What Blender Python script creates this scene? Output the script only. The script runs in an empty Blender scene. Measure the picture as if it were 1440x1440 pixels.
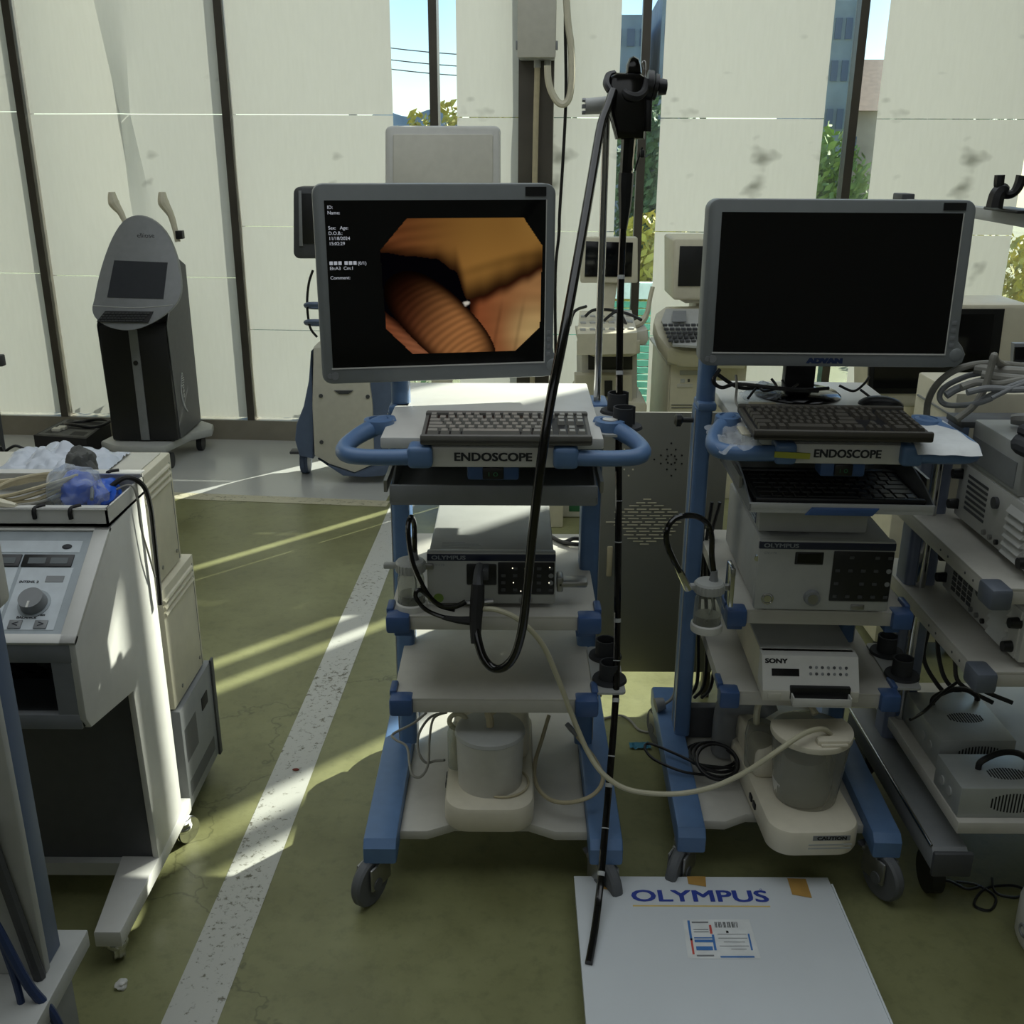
import bpy, bmesh, math, random
from mathutils import Vector, Matrix, Euler, noise
random.seed(7)
C = bpy.context.scene.collection
PI = math.pi
def R(d): return math.radians(d)

# ---------------------------------------------------------------- camera model (metres, camera 1.6 m above the floor)
FPX, PITCH, ROLL, CAMH = 1440.0, R(19.6), R(0.3), 1.6
def ray(x, y):
    u, v = x-720, y-720
    u, v = u*math.cos(ROLL)+v*math.sin(ROLL), -u*math.sin(ROLL)+v*math.cos(ROLL)
    return u, FPX*math.cos(PITCH)-v*math.sin(PITCH), -(v*math.cos(PITCH)+FPX*math.sin(PITCH))
def at(x, y, Y):                      # survey: the point of the room seen at (x, y), Y metres away
    a, b, c = ray(x, y); return Vector((a/b*Y, Y, CAMH+c/b*Y))
def gz(x, y, z=0.0):                  # the point seen at (x, y) on the level z
    a, b, c = ray(x, y); t = (z-CAMH)/c; return Vector((a*t, b*t, z))
def ats(pts): return [at(*p) for p in pts]

# ---------------------------------------------------------------- materials
def s2l(c): return c/12.92 if c <= .04045 else ((c+.055)/1.055)**2.4
def rgb(h):
    h = h.lstrip('#'); return tuple(s2l(int(h[i:i+2], 16)/255) for i in (0, 2, 4))+(1,)
def mat(name, col, rough=.5, metal=0.0, var=.08, scale=30, bump=0.0, spec=.5, coat=0.0):
    m = bpy.data.materials.new(name); m.use_nodes = True
    nt = m.node_tree; b = nt.nodes['Principled BSDF']
    c = rgb(col) if isinstance(col, str) else col
    b.inputs['Roughness'].default_value = rough; b.inputs['Metallic'].default_value = metal
    b.inputs['Specular IOR Level'].default_value = spec
    b.inputs['Coat Weight'].default_value = coat
    tc = nt.nodes.new('ShaderNodeTexCoord'); n = nt.nodes.new('ShaderNodeTexNoise')
    n.inputs['Scale'].default_value = scale; n.inputs['Detail'].default_value = 4
    nt.links.new(tc.outputs['Object'], n.inputs['Vector'])
    r = nt.nodes.new('ShaderNodeValToRGB')
    r.color_ramp.elements[0].position = .3; r.color_ramp.elements[1].position = .7
    r.color_ramp.elements[0].color = tuple(x*(1-var) for x in c[:3])+(1,)
    r.color_ramp.elements[1].color = tuple(min(1, x*(1+var)) for x in c[:3])+(1,)
    nt.links.new(n.outputs['Fac'], r.inputs['Fac']); nt.links.new(r.outputs['Color'], b.inputs['Base Color'])
    if bump:
        bp = nt.nodes.new('ShaderNodeBump'); bp.inputs['Strength'].default_value = bump; bp.inputs['Distance'].default_value = .01
        nt.links.new(n.outputs['Fac'], bp.inputs['Height']); nt.links.new(bp.outputs['Normal'], b.inputs['Normal'])
    return m
def clear(name, tint, fac=.25, rough=.05):          # thin clear plastic or glass
    m = bpy.data.materials.new(name); m.use_nodes = True; nt = m.node_tree
    nt.nodes.remove(nt.nodes['Principled BSDF']); out = nt.nodes['Material Output']
    t = nt.nodes.new('ShaderNodeBsdfTransparent'); t.inputs[0].default_value = rgb(tint)
    g = nt.nodes.new('ShaderNodeBsdfPrincipled'); g.inputs['Base Color'].default_value = rgb(tint); g.inputs['Roughness'].default_value = rough
    lw = nt.nodes.new('ShaderNodeLayerWeight'); lw.inputs[0].default_value = .35
    mp = nt.nodes.new('ShaderNodeMath'); mp.operation = 'MULTIPLY_ADD'; mp.inputs[1].default_value = .45; mp.inputs[2].default_value = fac; mp.use_clamp = True
    nt.links.new(lw.outputs['Facing'], mp.inputs[0])
    mx = nt.nodes.new('ShaderNodeMixShader'); nt.links.new(mp.outputs[0], mx.inputs[0])
    nt.links.new(t.outputs[0], mx.inputs[1]); nt.links.new(g.outputs[0], mx.inputs[2]); nt.links.new(mx.outputs[0], out.inputs[0])
    return m
def emit(name, col, s=1.0):
    m = bpy.data.materials.new(name); m.use_nodes = True; nt = m.node_tree
    b = nt.nodes['Principled BSDF']; b.inputs['Base Color'].default_value = (0, 0, 0, 1)
    b.inputs['Emission Color'].default_value = rgb(col); b.inputs['Emission Strength'].default_value = s
    return m
M = dict(
 shelf=mat('shelf_enamel', '#b9b7ae', .45, var=.04), white=mat('white_enamel', '#c9c9c4', .4, var=.03), cream=mat('cream_plastic', '#cfcab4', .45, var=.04),
 offw=mat('offwhite_plastic', '#c4c2b6', .45, var=.04), greyw=mat('pale_grey_plastic', '#a7a9a6', .45, var=.04),
 blue=mat('blue_enamel', '#58769e', .38, var=.06), navy=mat('navy_plastic', '#385584', .4, var=.06), sblue=mat('slate_blue_plastic', '#56657f', .45, var=.05),
 grey=mat('mid_grey_plastic', '#7d8082', .45, var=.05), bezel=mat('monitor_bezel_grey', '#7b8081', .42, var=.03), dgrey=mat('dark_grey_plastic', '#45474a', .5, var=.08),
 black=mat('black_plastic', '#131416', .4, var=.1), blackm=mat('matte_black_plastic', '#1b1b1c', .7, var=.1), gblack=mat('glossy_black_rubber', '#060607', .16, var=.1, coat=.3),
 screen=mat('dark_screen_glass', '#040508', .12, var=.02), scr2=mat('grey_screen_glass', '#33363c', .2, var=.05),
 steel=mat('brushed_steel', '#9a9a98', .38, .9, var=.08, scale=8), chrome=mat('chrome', '#c8c8c8', .15, 1.0, var=.03), sill=mat('sill_steel', '#8d887a', .5, .3, var=.15, scale=6), dsteel=mat('dark_steel', '#56524a', .45, .55, var=.15, scale=6),
 rubber=mat('dark_rubber', '#2b2d30', .75, var=.1), tire=mat('grey_tire', '#5a5d60', .6, var=.08), cable=mat('black_cable', '#101011', .45), gcable=mat('grey_cable', '#85847c', .5),
 tubew=mat('milky_tube', '#b9b59c', .35, var=.04), beige=mat('beige_cable', '#b5ab8d', .5), bcable=mat('blue_cable', '#1f3055', .45),
 key=mat('grey_key', '#8d8c86', .35, var=.06), keyl=mat('keyboard_case', '#605f5b', .5), keyd=mat('dark_key', '#3d3a33', .5, var=.08), keyb=mat('black_key', '#0d0d0f', .4),
 card=mat('white_cardboard', '#ccd2d6', .75, var=.04, scale=4), tape=mat('brown_tape', '#b08a4a', .4), ink=mat('blue_ink', '#2b3f96', .5), yink=mat('yellow_ink', '#d7bf72', .5),
 dark=mat('dark_recess', '#0b0b0c', .7), text=mat('dark_lettering', '#23262b', .6), ltext=mat('grey_lettering', '#7f858d', .6), paper=mat('white_paper', '#d8dcdc', .7),
 red=mat('red_ink', '#c25046', .6), bink=mat('light_blue_ink', '#3e73b4', .6), green=mat('green_plastic', '#2f6a48', .5), lime=mat('lime_sticker', '#6e8a3a', .6),
 grayfoam=mat('grey_foam', '#5c5d5a', .9, var=.2, bump=.5), bagblue=mat('bright_blue_plastic', '#1556c4', .3, var=.1), pump=mat('pump_cream', '#d3cdba', .4, var=.03),
 leafred=mat('dry_leaf', '#6d2f22', .8), panel=mat('grey_panel_film', '#9aa3a8', .5), panelw=mat('pale_panel_film', '#bfc7cc', .5), yel=mat('yellow_tape', '#a9ad3f', .5),
 jarfill=mat('frosted_canister', '#c6c5bf', .35, var=.05), teal=mat('teal_scrap', '#2b6f86', .6), lcdg=mat('lcd_grey', '#4a5254', .3),
 clear=clear('clear_plastic', '#e4e6e0', .06), smoke=clear('smoky_clear_plastic', '#d2d2cb', .10), glass=clear('window_glass', '#f2f7f7', .02, .02), bag=clear('clear_bag', '#e6ecf2', .10, .15),
 mark=mat('white_marking', '#b9bcbc', .5), led=emit('lit_led', '#fff6d8', 1.6), osd=emit('screen_lettering', '#c9ced6', .5))

# ---------------------------------------------------------------- mesh builder
class MB:
    def __init__(s): s.bm = bmesh.new()
    def _x(s, vs, mtx):
        if mtx is not None: bmesh.ops.transform(s.bm, matrix=mtx, verts=vs)
    def box(s, x0, x1, y0, y1, z0, z1, bev=0.0, seg=2, mtx=None):
        r = bmesh.ops.create_cube(s.bm, size=1.0); vs = r['verts']
        for v in vs: v.co = Vector(((x0+x1)/2+v.co.x*(x1-x0), (y0+y1)/2+v.co.y*(y1-y0), (z0+z1)/2+v.co.z*(z1-z0)))
        if bev:
            es = list({e for v in vs for e in v.link_edges})
            q = bmesh.ops.bevel(s.bm, geom=es, offset=bev, segments=seg, affect='EDGES', profile=.5)
            vs = list({v for f in q['faces'] for v in f.verts} | {v for v in vs if v.is_valid})
        s._x(vs, mtx); return s
    def hexa(s, p):                     # eight corners: bottom four, top four
        v = [s.bm.verts.new(q) for q in p]
        for f in ((3, 2, 1, 0), (4, 5, 6, 7), (0, 1, 5, 4), (1, 2, 6, 5), (2, 3, 7, 6), (3, 0, 4, 7)): s.bm.faces.new([v[i] for i in f])
        return s
    def cyl(s, p0, p1, r0, r1=None, n=20, cap=True):
        r1 = r0 if r1 is None else r1
        p0, p1 = Vector(p0), Vector(p1); d = (p1-p0); L = d.length
        q = d.to_track_quat('Z', 'Y').to_matrix().to_4x4(); q.translation = (p0+p1)/2
        bmesh.ops.create_cone(s.bm, cap_ends=cap, segments=n, radius1=max(r0, 1e-5), radius2=max(r1, 1e-5), depth=L, matrix=q); return s
    def sph(s, c, r, sc=(1, 1, 1), u=16, v=10):
        m = Matrix.Translation(Vector(c)) @ Matrix.Diagonal((sc[0], sc[1], sc[2], 1))
        bmesh.ops.create_uvsphere(s.bm, u_segments=u, v_segments=v, radius=r, matrix=m); return s
    def prism(s, poly, h0, h1, plane='xy', bev=0.0):   # poly in the named plane, extruded along the third axis
        def mp(a, b, h): return {'xy': (a, b, h), 'xz': (a, h, b), 'yz': (h, a, b)}[plane]
        lo = [s.bm.verts.new(mp(a, b, h0)) for a, b in poly]; hi = [s.bm.verts.new(mp(a, b, h1)) for a, b in poly]
        n = len(poly); fs = [s.bm.faces.new(lo), s.bm.faces.new(hi)]
        for i in range(n): fs.append(s.bm.faces.new((lo[i], lo[(i+1) % n], hi[(i+1) % n], hi[i])))
        bmesh.ops.recalc_face_normals(s.bm, faces=fs)
        if bev: bmesh.ops.bevel(s.bm, geom=list({e for f in fs[:2] for e in f.edges}), offset=bev, segments=2, affect='EDGES', profile=.5)
        return s
    def lathe(s, prof, c=(0, 0, 0), n=28, mtx=None):     # profile of (r, z)
        c = Vector(c); rings = []
        for r, z in prof: rings.append([s.bm.verts.new(c+Vector((r*math.cos(2*PI*k/n), r*math.sin(2*PI*k/n), z))) for k in range(n)])
        for a, b in zip(rings, rings[1:]):
            for k in range(n): s.bm.faces.new((a[k], a[(k+1) % n], b[(k+1) % n], b[k]))
        s._x([v for q in rings for v in q], mtx); return s
    def tube(s, pts, r, n=8, sub=6, rr=None, closed=False):
        P = [Vector(p) for p in pts]
        if sub > 1 and len(P) > 2:
            out = []; N = len(P); rad = []
            for i in range(N if closed else N-1):
                g = (lambda k: P[k % N]) if closed else (lambda k: P[min(max(k, 0), N-1)])
                a, b, c, d = g(i-1), g(i), g(i+1), g(i+2)
                for k in range(sub):
                    t = k/sub
                    out.append(.5*((2*b)+(c-a)*t+(2*a-5*b+4*c-d)*t*t+(3*b-a-3*c+d)*t**3))
                    if rr: rad.append(rr[i]*(1-t)+rr[(i+1) % N]*t)
            if not closed:
                out.append(P[-1])
                if rr: rad.append(rr[-1])
            P = out
        else: rad = rr
        N = len(P); rings = []; up = None
        for i, p in enumerate(P):
            t = (P[(i+1) % N]-P[i-1]) if closed else (P[min(i+1, N-1)]-P[max(i-1, 0)])
            if t.length < 1e-9: t = Vector((0, 0, 1))
            t.normalize()
            if up is None: up = t.orthogonal()
            up = (up-t*up.dot(t))
            if up.length < 1e-6: up = t.orthogonal()
            up.normalize(); w = t.cross(up); q = rad[i] if rad else r
            rings.append([s.bm.verts.new(p+up*q*math.cos(2*PI*k/n)+w*q*math.sin(2*PI*k/n)) for k in range(n)])
        for a, b in zip(rings, rings[1:]+([rings[0]] if closed else [])):
            for k in range(n): s.bm.faces.new((a[k], a[(k+1) % n], b[(k+1) % n], b[k]))
        if not closed:
            s.bm.faces.new(rings[0][::-1]); s.bm.faces.new(rings[-1])
        return s
    def torus(s, c, R_, r, axis=(0, 0, 1), n=24, m=8, a0=0, a1=2*PI):
        q = Vector(axis).to_track_quat('Z', 'Y').to_matrix(); full = abs(a1-a0-2*PI) < 1e-6
        k = n if full else n+1
        return s.tube([Vector(c)+q @ Vector((R_*math.cos(a0+(a1-a0)*i/n), R_*math.sin(a0+(a1-a0)*i/n), 0)) for i in range(k)], r, n=m, sub=1, closed=full)
    def quad(s, *p):
        s.bm.faces.new([s.bm.verts.new(q) for q in p]); return s
    def grid(s, f, nu, nv):
        g = [[s.bm.verts.new(f(i/nu, j/nv)) for j in range(nv+1)] for i in range(nu+1)]
        for i in range(nu):
            for j in range(nv): s.bm.faces.new((g[i][j], g[i+1][j], g[i+1][j+1], g[i][j+1]))
        return s
    def build(s, name, m, parent=None, smooth=.6, world=False, recalc=True, solid=0.0):
        if recalc: bmesh.ops.recalc_face_normals(s.bm, faces=s.bm.faces[:])
        me = bpy.data.meshes.new(name); s.bm.to_mesh(me); s.bm.free()
        o = bpy.data.objects.new(name, me); C.objects.link(o)
        me.materials.append(m if not isinstance(m, str) else M[m])
        if smooth: me.shade_smooth(); me.set_sharp_from_angle(angle=smooth)
        if parent is not None:
            if world:
                mm = Matrix.Identity(4); q = parent
                while q is not None: mm = q.matrix_basis @ mm; q = q.parent
                me.transform(mm.inverted())
            o.parent = parent
        if solid:
            md = o.modifiers.new('thickness', 'SOLIDIFY'); md.thickness = solid; md.offset = 0
        return o
def rrect(x0, x1, z0, z1, r, n=5):
    o = []
    for cx, cz, a in ((x1-r, z1-r, 0), (x0+r, z1-r, 90), (x0+r, z0+r, 180), (x1-r, z0+r, 270)):
        for k in range(n+1): t = R(a+90*k/n); o.append((cx+r*math.cos(t), cz+r*math.sin(t)))
    return o
def thing(name, label, cat, loc=(0, 0, 0), rz=0, group=None):
    o = bpy.data.objects.new(name, None); C.objects.link(o); o.empty_display_size = .05
    o.location = loc; o.rotation_euler = (0, 0, rz); o['label'] = label; o['category'] = cat
    if group: o['group'] = group
    return o
def tag(o, label, cat, group=None, kind=None):
    o['label'] = label; o['category'] = cat
    if group: o['group'] = group
    if kind: o['kind'] = kind
    return o
def struct(o): o['kind'] = 'structure'; return o
def solo(name, mb, m, label, cat, loc=None, group=None, **k):        # a thing that is one mesh, origin at its base
    o = mb.build(name, m, None, **k)
    if loc is None:
        co = [v.co for v in o.data.vertices]
        loc = Vector(((min(c.x for c in co)+max(c.x for c in co))/2, (min(c.y for c in co)+max(c.y for c in co))/2, min(c.z for c in co)))
    o.data.transform(Matrix.Translation(-Vector(loc))); o.location = loc
    return tag(o, label, cat, group)
def text(name, s, size, mtx, m, parent, xs=1.0, off=0.0, align='LEFT', label=None, ext=.0003):
    cu = bpy.data.curves.new(name, 'FONT'); cu.body = s; cu.size = size; cu.offset = 0; cu.extrude = 0; cu.align_x = align; cu.resolution_u = 3
    t = bpy.data.objects.new(name, cu); C.objects.link(t)
    bpy.context.view_layer.update()
    me = bpy.data.meshes.new_from_object(t.evaluated_get(bpy.context.evaluated_depsgraph_get()))
    bpy.data.objects.remove(t); bpy.data.curves.remove(cu)
    if off:                              # bold face: slightly shifted layers
        bm = bmesh.new(); k = 0
        for dx in (-1, -.5, 0, .5, 1):
            for dy in (-.6, 0, .6):
                n0 = len(bm.verts); bm.from_mesh(me); bm.verts.ensure_lookup_table(); k += 1
                bmesh.ops.translate(bm, verts=bm.verts[n0:], vec=(dx*off, dy*off, k*8e-6))
        bm.to_mesh(me); bm.free()
    me.name = name; me.transform(mtx @ Matrix.Diagonal((xs, 1, 1, 1)))
    me.materials.clear(); me.materials.append(m if not isinstance(m, str) else M[m])
    o = bpy.data.objects.new(name, me); C.objects.link(o); o.parent = parent
    return o
def front(x, y, z, tilt=0):           # lettering on a face looking towards -y
    return Matrix.Translation((x, y, z)) @ Matrix.Rotation(PI/2-tilt, 4, 'X')
def flat(x, y, z, rz=0): return Matrix.Translation((x, y, z)) @ Matrix.Rotation(rz, 4, 'Z')
def box(*a, **k): return MB().box(*a, **k)
# ================================================================ setting
YAW = R(3.4); W0 = Vector((0, 5.67, 0)); WE = Vector((math.cos(YAW), -math.sin(YAW), 0)); WN = Vector((math.sin(YAW), math.cos(YAW), 0))
def W(s_, d, z): return W0+WE*s_+WN*d+Vector((0, 0, z))
WM = Matrix.Translation(W0) @ Matrix.Rotation(-YAW, 4, 'Z')          # local x along the wall, y outwards, z up

def floor_mat():
    m = bpy.data.materials.new('olive_floor_paint'); m.use_nodes = True; nt = m.node_tree; b = nt.nodes['Principled BSDF']
    tc = nt.nodes.new('ShaderNodeTexCoord')
    def noi(sc, det, rough=.6):
        n = nt.nodes.new('ShaderNodeTexNoise'); n.inputs['Scale'].default_value = sc; n.inputs['Detail'].default_value = det; n.inputs['Roughness'].default_value = rough
        nt.links.new(tc.outputs['Object'], n.inputs['Vector']); return n
    n1, n2 = noi(2.2, 8), noi(26, 6, .7)
    r1 = nt.nodes.new('ShaderNodeValToRGB'); r1.color_ramp.elements[0].color = rgb('#6a6b47'); r1.color_ramp.elements[1].color = rgb('#878961')
    r1.color_ramp.elements[0].position = .32; r1.color_ramp.elements[1].position = .68
    nt.links.new(n1.outputs['Fac'], r1.inputs['Fac'])
    r2 = nt.nodes.new('ShaderNodeValToRGB'); r2.color_ramp.elements[0].position = .28; r2.color_ramp.elements[1].position = .5
    r2.color_ramp.elements[0].color = (.62, .62, .62, 1); r2.color_ramp.elements[1].color = (1, 1, 1, 1)
    nt.links.new(n2.outputs['Fac'], r2.inputs['Fac'])
    mx = nt.nodes.new('ShaderNodeMix'); mx.data_type = 'RGBA'; mx.blend_type = 'MULTIPLY'; mx.inputs[0].default_value = .6
    nt.links.new(r1.outputs['Color'], mx.inputs[6]); nt.links.new(r2.outputs['Color'], mx.inputs[7])
    v = nt.nodes.new('ShaderNodeTexVoronoi'); v.feature = 'DISTANCE_TO_EDGE'; v.inputs['Scale'].default_value = .55
    nd = noi(3, 5); ad = nt.nodes.new('ShaderNodeVectorMath'); ad.operation = 'MULTIPLY_ADD'; ad.inputs[1].default_value = (.6, .6, .6)
    nt.links.new(nd.outputs['Color'], ad.inputs[0]); nt.links.new(tc.outputs['Object'], ad.inputs[2]); nt.links.new(ad.outputs[0], v.inputs['Vector'])
    cr = nt.nodes.new('ShaderNodeValToRGB'); cr.color_ramp.elements[0].color = (.45, .45, .45, 1); cr.color_ramp.elements[1].color = (1, 1, 1, 1)
    cr.color_ramp.elements[0].position = 0; cr.color_ramp.elements[1].position = .004
    nt.links.new(v.outputs['Distance'], cr.inputs['Fac'])
    m2 = nt.nodes.new('ShaderNodeMix'); m2.data_type = 'RGBA'; m2.blend_type = 'MULTIPLY'; m2.inputs[0].default_value = .7
    nt.links.new(mx.outputs[2], m2.inputs[6]); nt.links.new(cr.outputs['Color'], m2.inputs[7]); nt.links.new(m2.outputs[2], b.inputs['Base Color'])
    rr = nt.nodes.new('ShaderNodeMapRange'); rr.inputs[3].default_value = .22; rr.inputs[4].default_value = .5
    nt.links.new(n1.outputs['Fac'], rr.inputs[0]); nt.links.new(rr.outputs[0], b.inputs['Roughness'])
    bp = nt.nodes.new('ShaderNodeBump'); bp.inputs['Strength'].default_value = .08; bp.inputs['Distance'].default_value = .01
    nt.links.new(n2.outputs['Fac'], bp.inputs['Height']); nt.links.new(bp.outputs['Normal'], b.inputs['Normal'])
    return m
def worn_mat(name, col, under, lo=.36, hi=.46, sc=40, rough=.4):
    m = bpy.data.materials.new(name); m.use_nodes = True; nt = m.node_tree; b = nt.nodes['Principled BSDF']
    tc = nt.nodes.new('ShaderNodeTexCoord'); n = nt.nodes.new('ShaderNodeTexNoise'); n.inputs['Scale'].default_value = sc; n.inputs['Detail'].default_value = 8; n.inputs['Roughness'].default_value = .75
    nt.links.new(tc.outputs['Object'], n.inputs['Vector'])
    n2 = nt.nodes.new('ShaderNodeTexNoise'); n2.inputs['Scale'].default_value = 2.5; n2.inputs['Detail'].default_value = 3; nt.links.new(tc.outputs['Object'], n2.inputs['Vector'])
    ma = nt.nodes.new('ShaderNodeMath'); ma.operation = 'MULTIPLY_ADD'; ma.inputs[1].default_value = .25; nt.links.new(n2.outputs['Fac'], ma.inputs[0]); nt.links.new(n.outputs['Fac'], ma.inputs[2])
    r = nt.nodes.new('ShaderNodeValToRGB'); r.color_ramp.elements[0].position = lo+.125; r.color_ramp.elements[1].position = hi+.125
    r.color_ramp.elements[0].color = rgb(under); r.color_ramp.elements[1].color = rgb(col)
    nt.links.new(ma.outputs[0], r.inputs['Fac']); nt.links.new(r.outputs['Color'], b.inputs['Base Color']); b.inputs['Roughness'].default_value = rough
    return m
def sheet_mat(name, smudge):
    m = bpy.data.materials.new(name); m.use_nodes = True; nt = m.node_tree; nt.nodes.remove(nt.nodes['Principled BSDF']); out = nt.nodes['Material Output']
    tc = nt.nodes.new('ShaderNodeTexCoord')
    n = nt.nodes.new('ShaderNodeTexNoise'); n.inputs['Scale'].default_value = 3.2; n.inputs['Detail'].default_value = 3
    mp = nt.nodes.new('ShaderNodeMapping'); mp.inputs['Scale'].default_value = (1, 1, 1.6); nt.links.new(tc.outputs['Object'], mp.inputs['Vector']); nt.links.new(mp.outputs[0], n.inputs['Vector'])
    r = nt.nodes.new('ShaderNodeValToRGB'); e = r.color_ramp.elements
    e[0].position = .2 if not smudge else .26; e[1].position = .3 if not smudge else .375; e[0].color = (.45, .45, .43, 1); e[1].color = (1, 1, 1, 1)
    nt.links.new(n.outputs['Fac'], r.inputs['Fac'])
    w = nt.nodes.new('ShaderNodeTexNoise'); w.inputs['Scale'].default_value = 60; w.inputs['Detail'].default_value = 2
    mw = nt.nodes.new('ShaderNodeMapping'); mw.inputs['Scale'].default_value = (1, 1, .15); nt.links.new(tc.outputs['Object'], mw.inputs['Vector']); nt.links.new(mw.outputs[0], w.inputs['Vector'])
    rw = nt.nodes.new('ShaderNodeValToRGB'); rw.color_ramp.elements[0].color = (.93, .93, .92, 1); rw.color_ramp.elements[1].color = (1, 1, 1, 1); nt.links.new(w.outputs['Fac'], rw.inputs['Fac'])
    mx = nt.nodes.new('ShaderNodeMix'); mx.data_type = 'RGBA'; mx.blend_type = 'MULTIPLY'; mx.inputs[0].default_value = 1
    nt.links.new(r.outputs['Color'], mx.inputs[6]); nt.links.new(rw.outputs['Color'], mx.inputs[7])
    def tint(c):
        q = nt.nodes.new('ShaderNodeMix'); q.data_type = 'RGBA'; q.blend_type = 'MULTIPLY'; q.inputs[0].default_value = 1; q.inputs[7].default_value = c
        nt.links.new(mx.outputs[2], q.inputs[6]); return q.outputs[2]
    d = nt.nodes.new('ShaderNodeBsdfDiffuse'); nt.links.new(tint((.70, .70, .64, 1)), d.inputs[0])
    t = nt.nodes.new('ShaderNodeBsdfTranslucent'); nt.links.new(tint(SHEET_T), t.inputs[0])
    a = nt.nodes.new('ShaderNodeAddShader'); nt.links.new(d.outputs[0], a.inputs[0]); nt.links.new(t.outputs[0], a.inputs[1]); nt.links.new(a.outputs[0], out.inputs[0])
    return m
SHEET_T = (.117, .117, .106, 1)
wallpaint = mat('wall_paint', '#a8a69c', .8)
X0, X1, Y0, ZC = -6.0, 5.0, -4.0, 4.3
fl = struct(MB().box(X0, X1, Y0, 5.33, -.1, 0).build('floor', floor_mat()))
b = MB(); p = [W(-6.05, .12, -.1), W(5.02, .12, -.1)]
fl2 = MB(); fl2.hexa([(X0, 5.32, -.1), (X1, 5.32, -.1), tuple(W(5.02, .12, -.1)), tuple(W(-6.05, .12, -.1)), (X0, 5.32, 0), (X1, 5.32, 0), tuple(W(5.02, .12, 0)), tuple(W(-6.05, .12, 0))])
o = fl2.build('floor', fl.data.materials[0], fl)
struct(MB().box(X0, X1, Y0, 6.2, ZC, ZC+.1).build('ceiling', wallpaint))
struct(MB().box(X0-.1, X0, Y0, 6.2, -.1, ZC+.1).build('wall_left', wallpaint))
struct(MB().box(X1, X1+.1, Y0, 6.0, -.1, ZC+.1).build('wall_right', wallpaint))
struct(MB().box(X0-.1, X1+.1, Y0-.1, Y0, -.1, ZC+.1).build('wall_rear', wallpaint))
# painted floor: grey strip along the windows, worn white lane line, pale worn edge
gd = Vector((math.cos(R(-5.2)), math.sin(R(-5.2)), 0))
gA = Vector((-.605, 4.64, 0)); gB = gA-gd*5.4
q = MB(); e1 = W(-.55, -.02, 0); e2 = W(-5.9, -.02, 0)
q.quad((gB.x, gB.y, .0008), (gA.x, gA.y, .0008), (e1.x+.02, e1.y, .0008), (e2.x, e2.y, .0008))
struct(q.build('trim_1', worn_mat('grey_floor_paint', '#b1b3b0', '#77766a', .22, .34, 14, .22)))
q = MB(); q.quad((-.723, 0, .0012), (-.615, 0, .0012), (-.478, 4.18, .0012), (-.588, 4.18, .0012)); q.quad((-.588, 4.18, .0012), (-.478, 4.18, .0012), (-.46, 4.63, .0012), (-.575, 4.64, .0012))
struct(q.build('trim_2', worn_mat('worn_white_line', '#b4b5ae', '#5f5d4c', .36, .44, 55, .45)))
q = MB(); gn = Vector((-gd.y, gd.x, 0)); a = gA-gd*1.3; c = gA+gd*.02
q.quad(tuple(a-gn*.075+Vector((0, 0, .0014))), tuple(c-gn*.085+Vector((0, 0, .0014))), tuple(c+Vector((0, 0, .0014))), tuple(a+gn*.02+Vector((0, 0, .0014))))
struct(q.build('trim_3', worn_mat('worn_cream_line', '#b9b59d', '#74715c', .38, .46, 30, .5)))

# window wall: sill, head, mullions, glass
wall = struct(MB().box(-6.05, 5.05, -.05, .06, 0, .115, mtx=WM).build('wall_back', M['sill']))
sill_top = MB().box(-6.05, 5.05, -.05, .06, ZC-.2, ZC, mtx=WM).build('head_rail', M['dsteel'], wall)
MUL = [-4.76, -3.69, -2.6, -1.5, -.41, .66, 1.715, 2.79, 3.87]
for k, s_ in enumerate(MUL):
    MB().box(s_-.021, s_+.021, -.045, .055, .115, ZC-.2, mtx=WM).build('mullion', M['dsteel'], wall)
for k, (a, c) in enumerate(zip(MUL, MUL[1:])):
    o = struct(MB().box(a+.021, c-.021, .03, .036, .115, ZC-.2, mtx=WM).build('window_%d' % (k+1), M['glass']))
# steel column in front of the window wall
struct(MB().box(.03, .205, -.14, .03, 0, ZC, mtx=WM).build('trim_4', M['dsteel']))

# white boards hung over the glass
def board(s0, s1, z0, z1, fn, name, m, parent):
    g = MB()
    def f(u, v):
        z = z0+(z1-z0)*v; s_ = s0+(s1-s0)*u
        if fn is tent:                       # keep the mesh columns on the crease lines
            sl, sr = crease(z); s_ = s0+(sl-s0)*u/.5 if u < .5 else sl+(sr-sl)*(u-.5)/.125 if u < .625 else sr+(s1-sr)*(u-.625)/.375
        return W(s_, fn(u, v, s_, z), z)
    g.grid(f, 24, 14)
    return g.build(name, m, parent, smooth=.4, world=True, recalc=False)
SM, SC = sheet_mat('smudged_white_board', True), sheet_mat('clean_white_board', False)
def bow(u, v, s_, z): return -.004-.012*math.sin(PI*v)*(.3+.7*math.sin(3*u+1))-.006*math.sin(PI*u)
def crease(z):
    if z > 1.755: k = (2.3-min(z, 2.7))/.55; return -2.12+.07*k, -1.99-.03*k
    return -2.05, -2.02+.07*(1.755-z)/.5
def tent(u, v, s_, z):
    sl, sr = crease(z); k = min(1, max(0, (z-.85)/.5))
    if s_ <= sl: return -.005-.075*k*max(0, (s_+2.57)/(sl+2.57))**2
    if s_ < sr: return -.005-.075*k+.065*k*(s_-sl)/(sr-sl)
    return -.012-.012*k*max(0, 1-(s_-sr)/.35)
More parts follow.
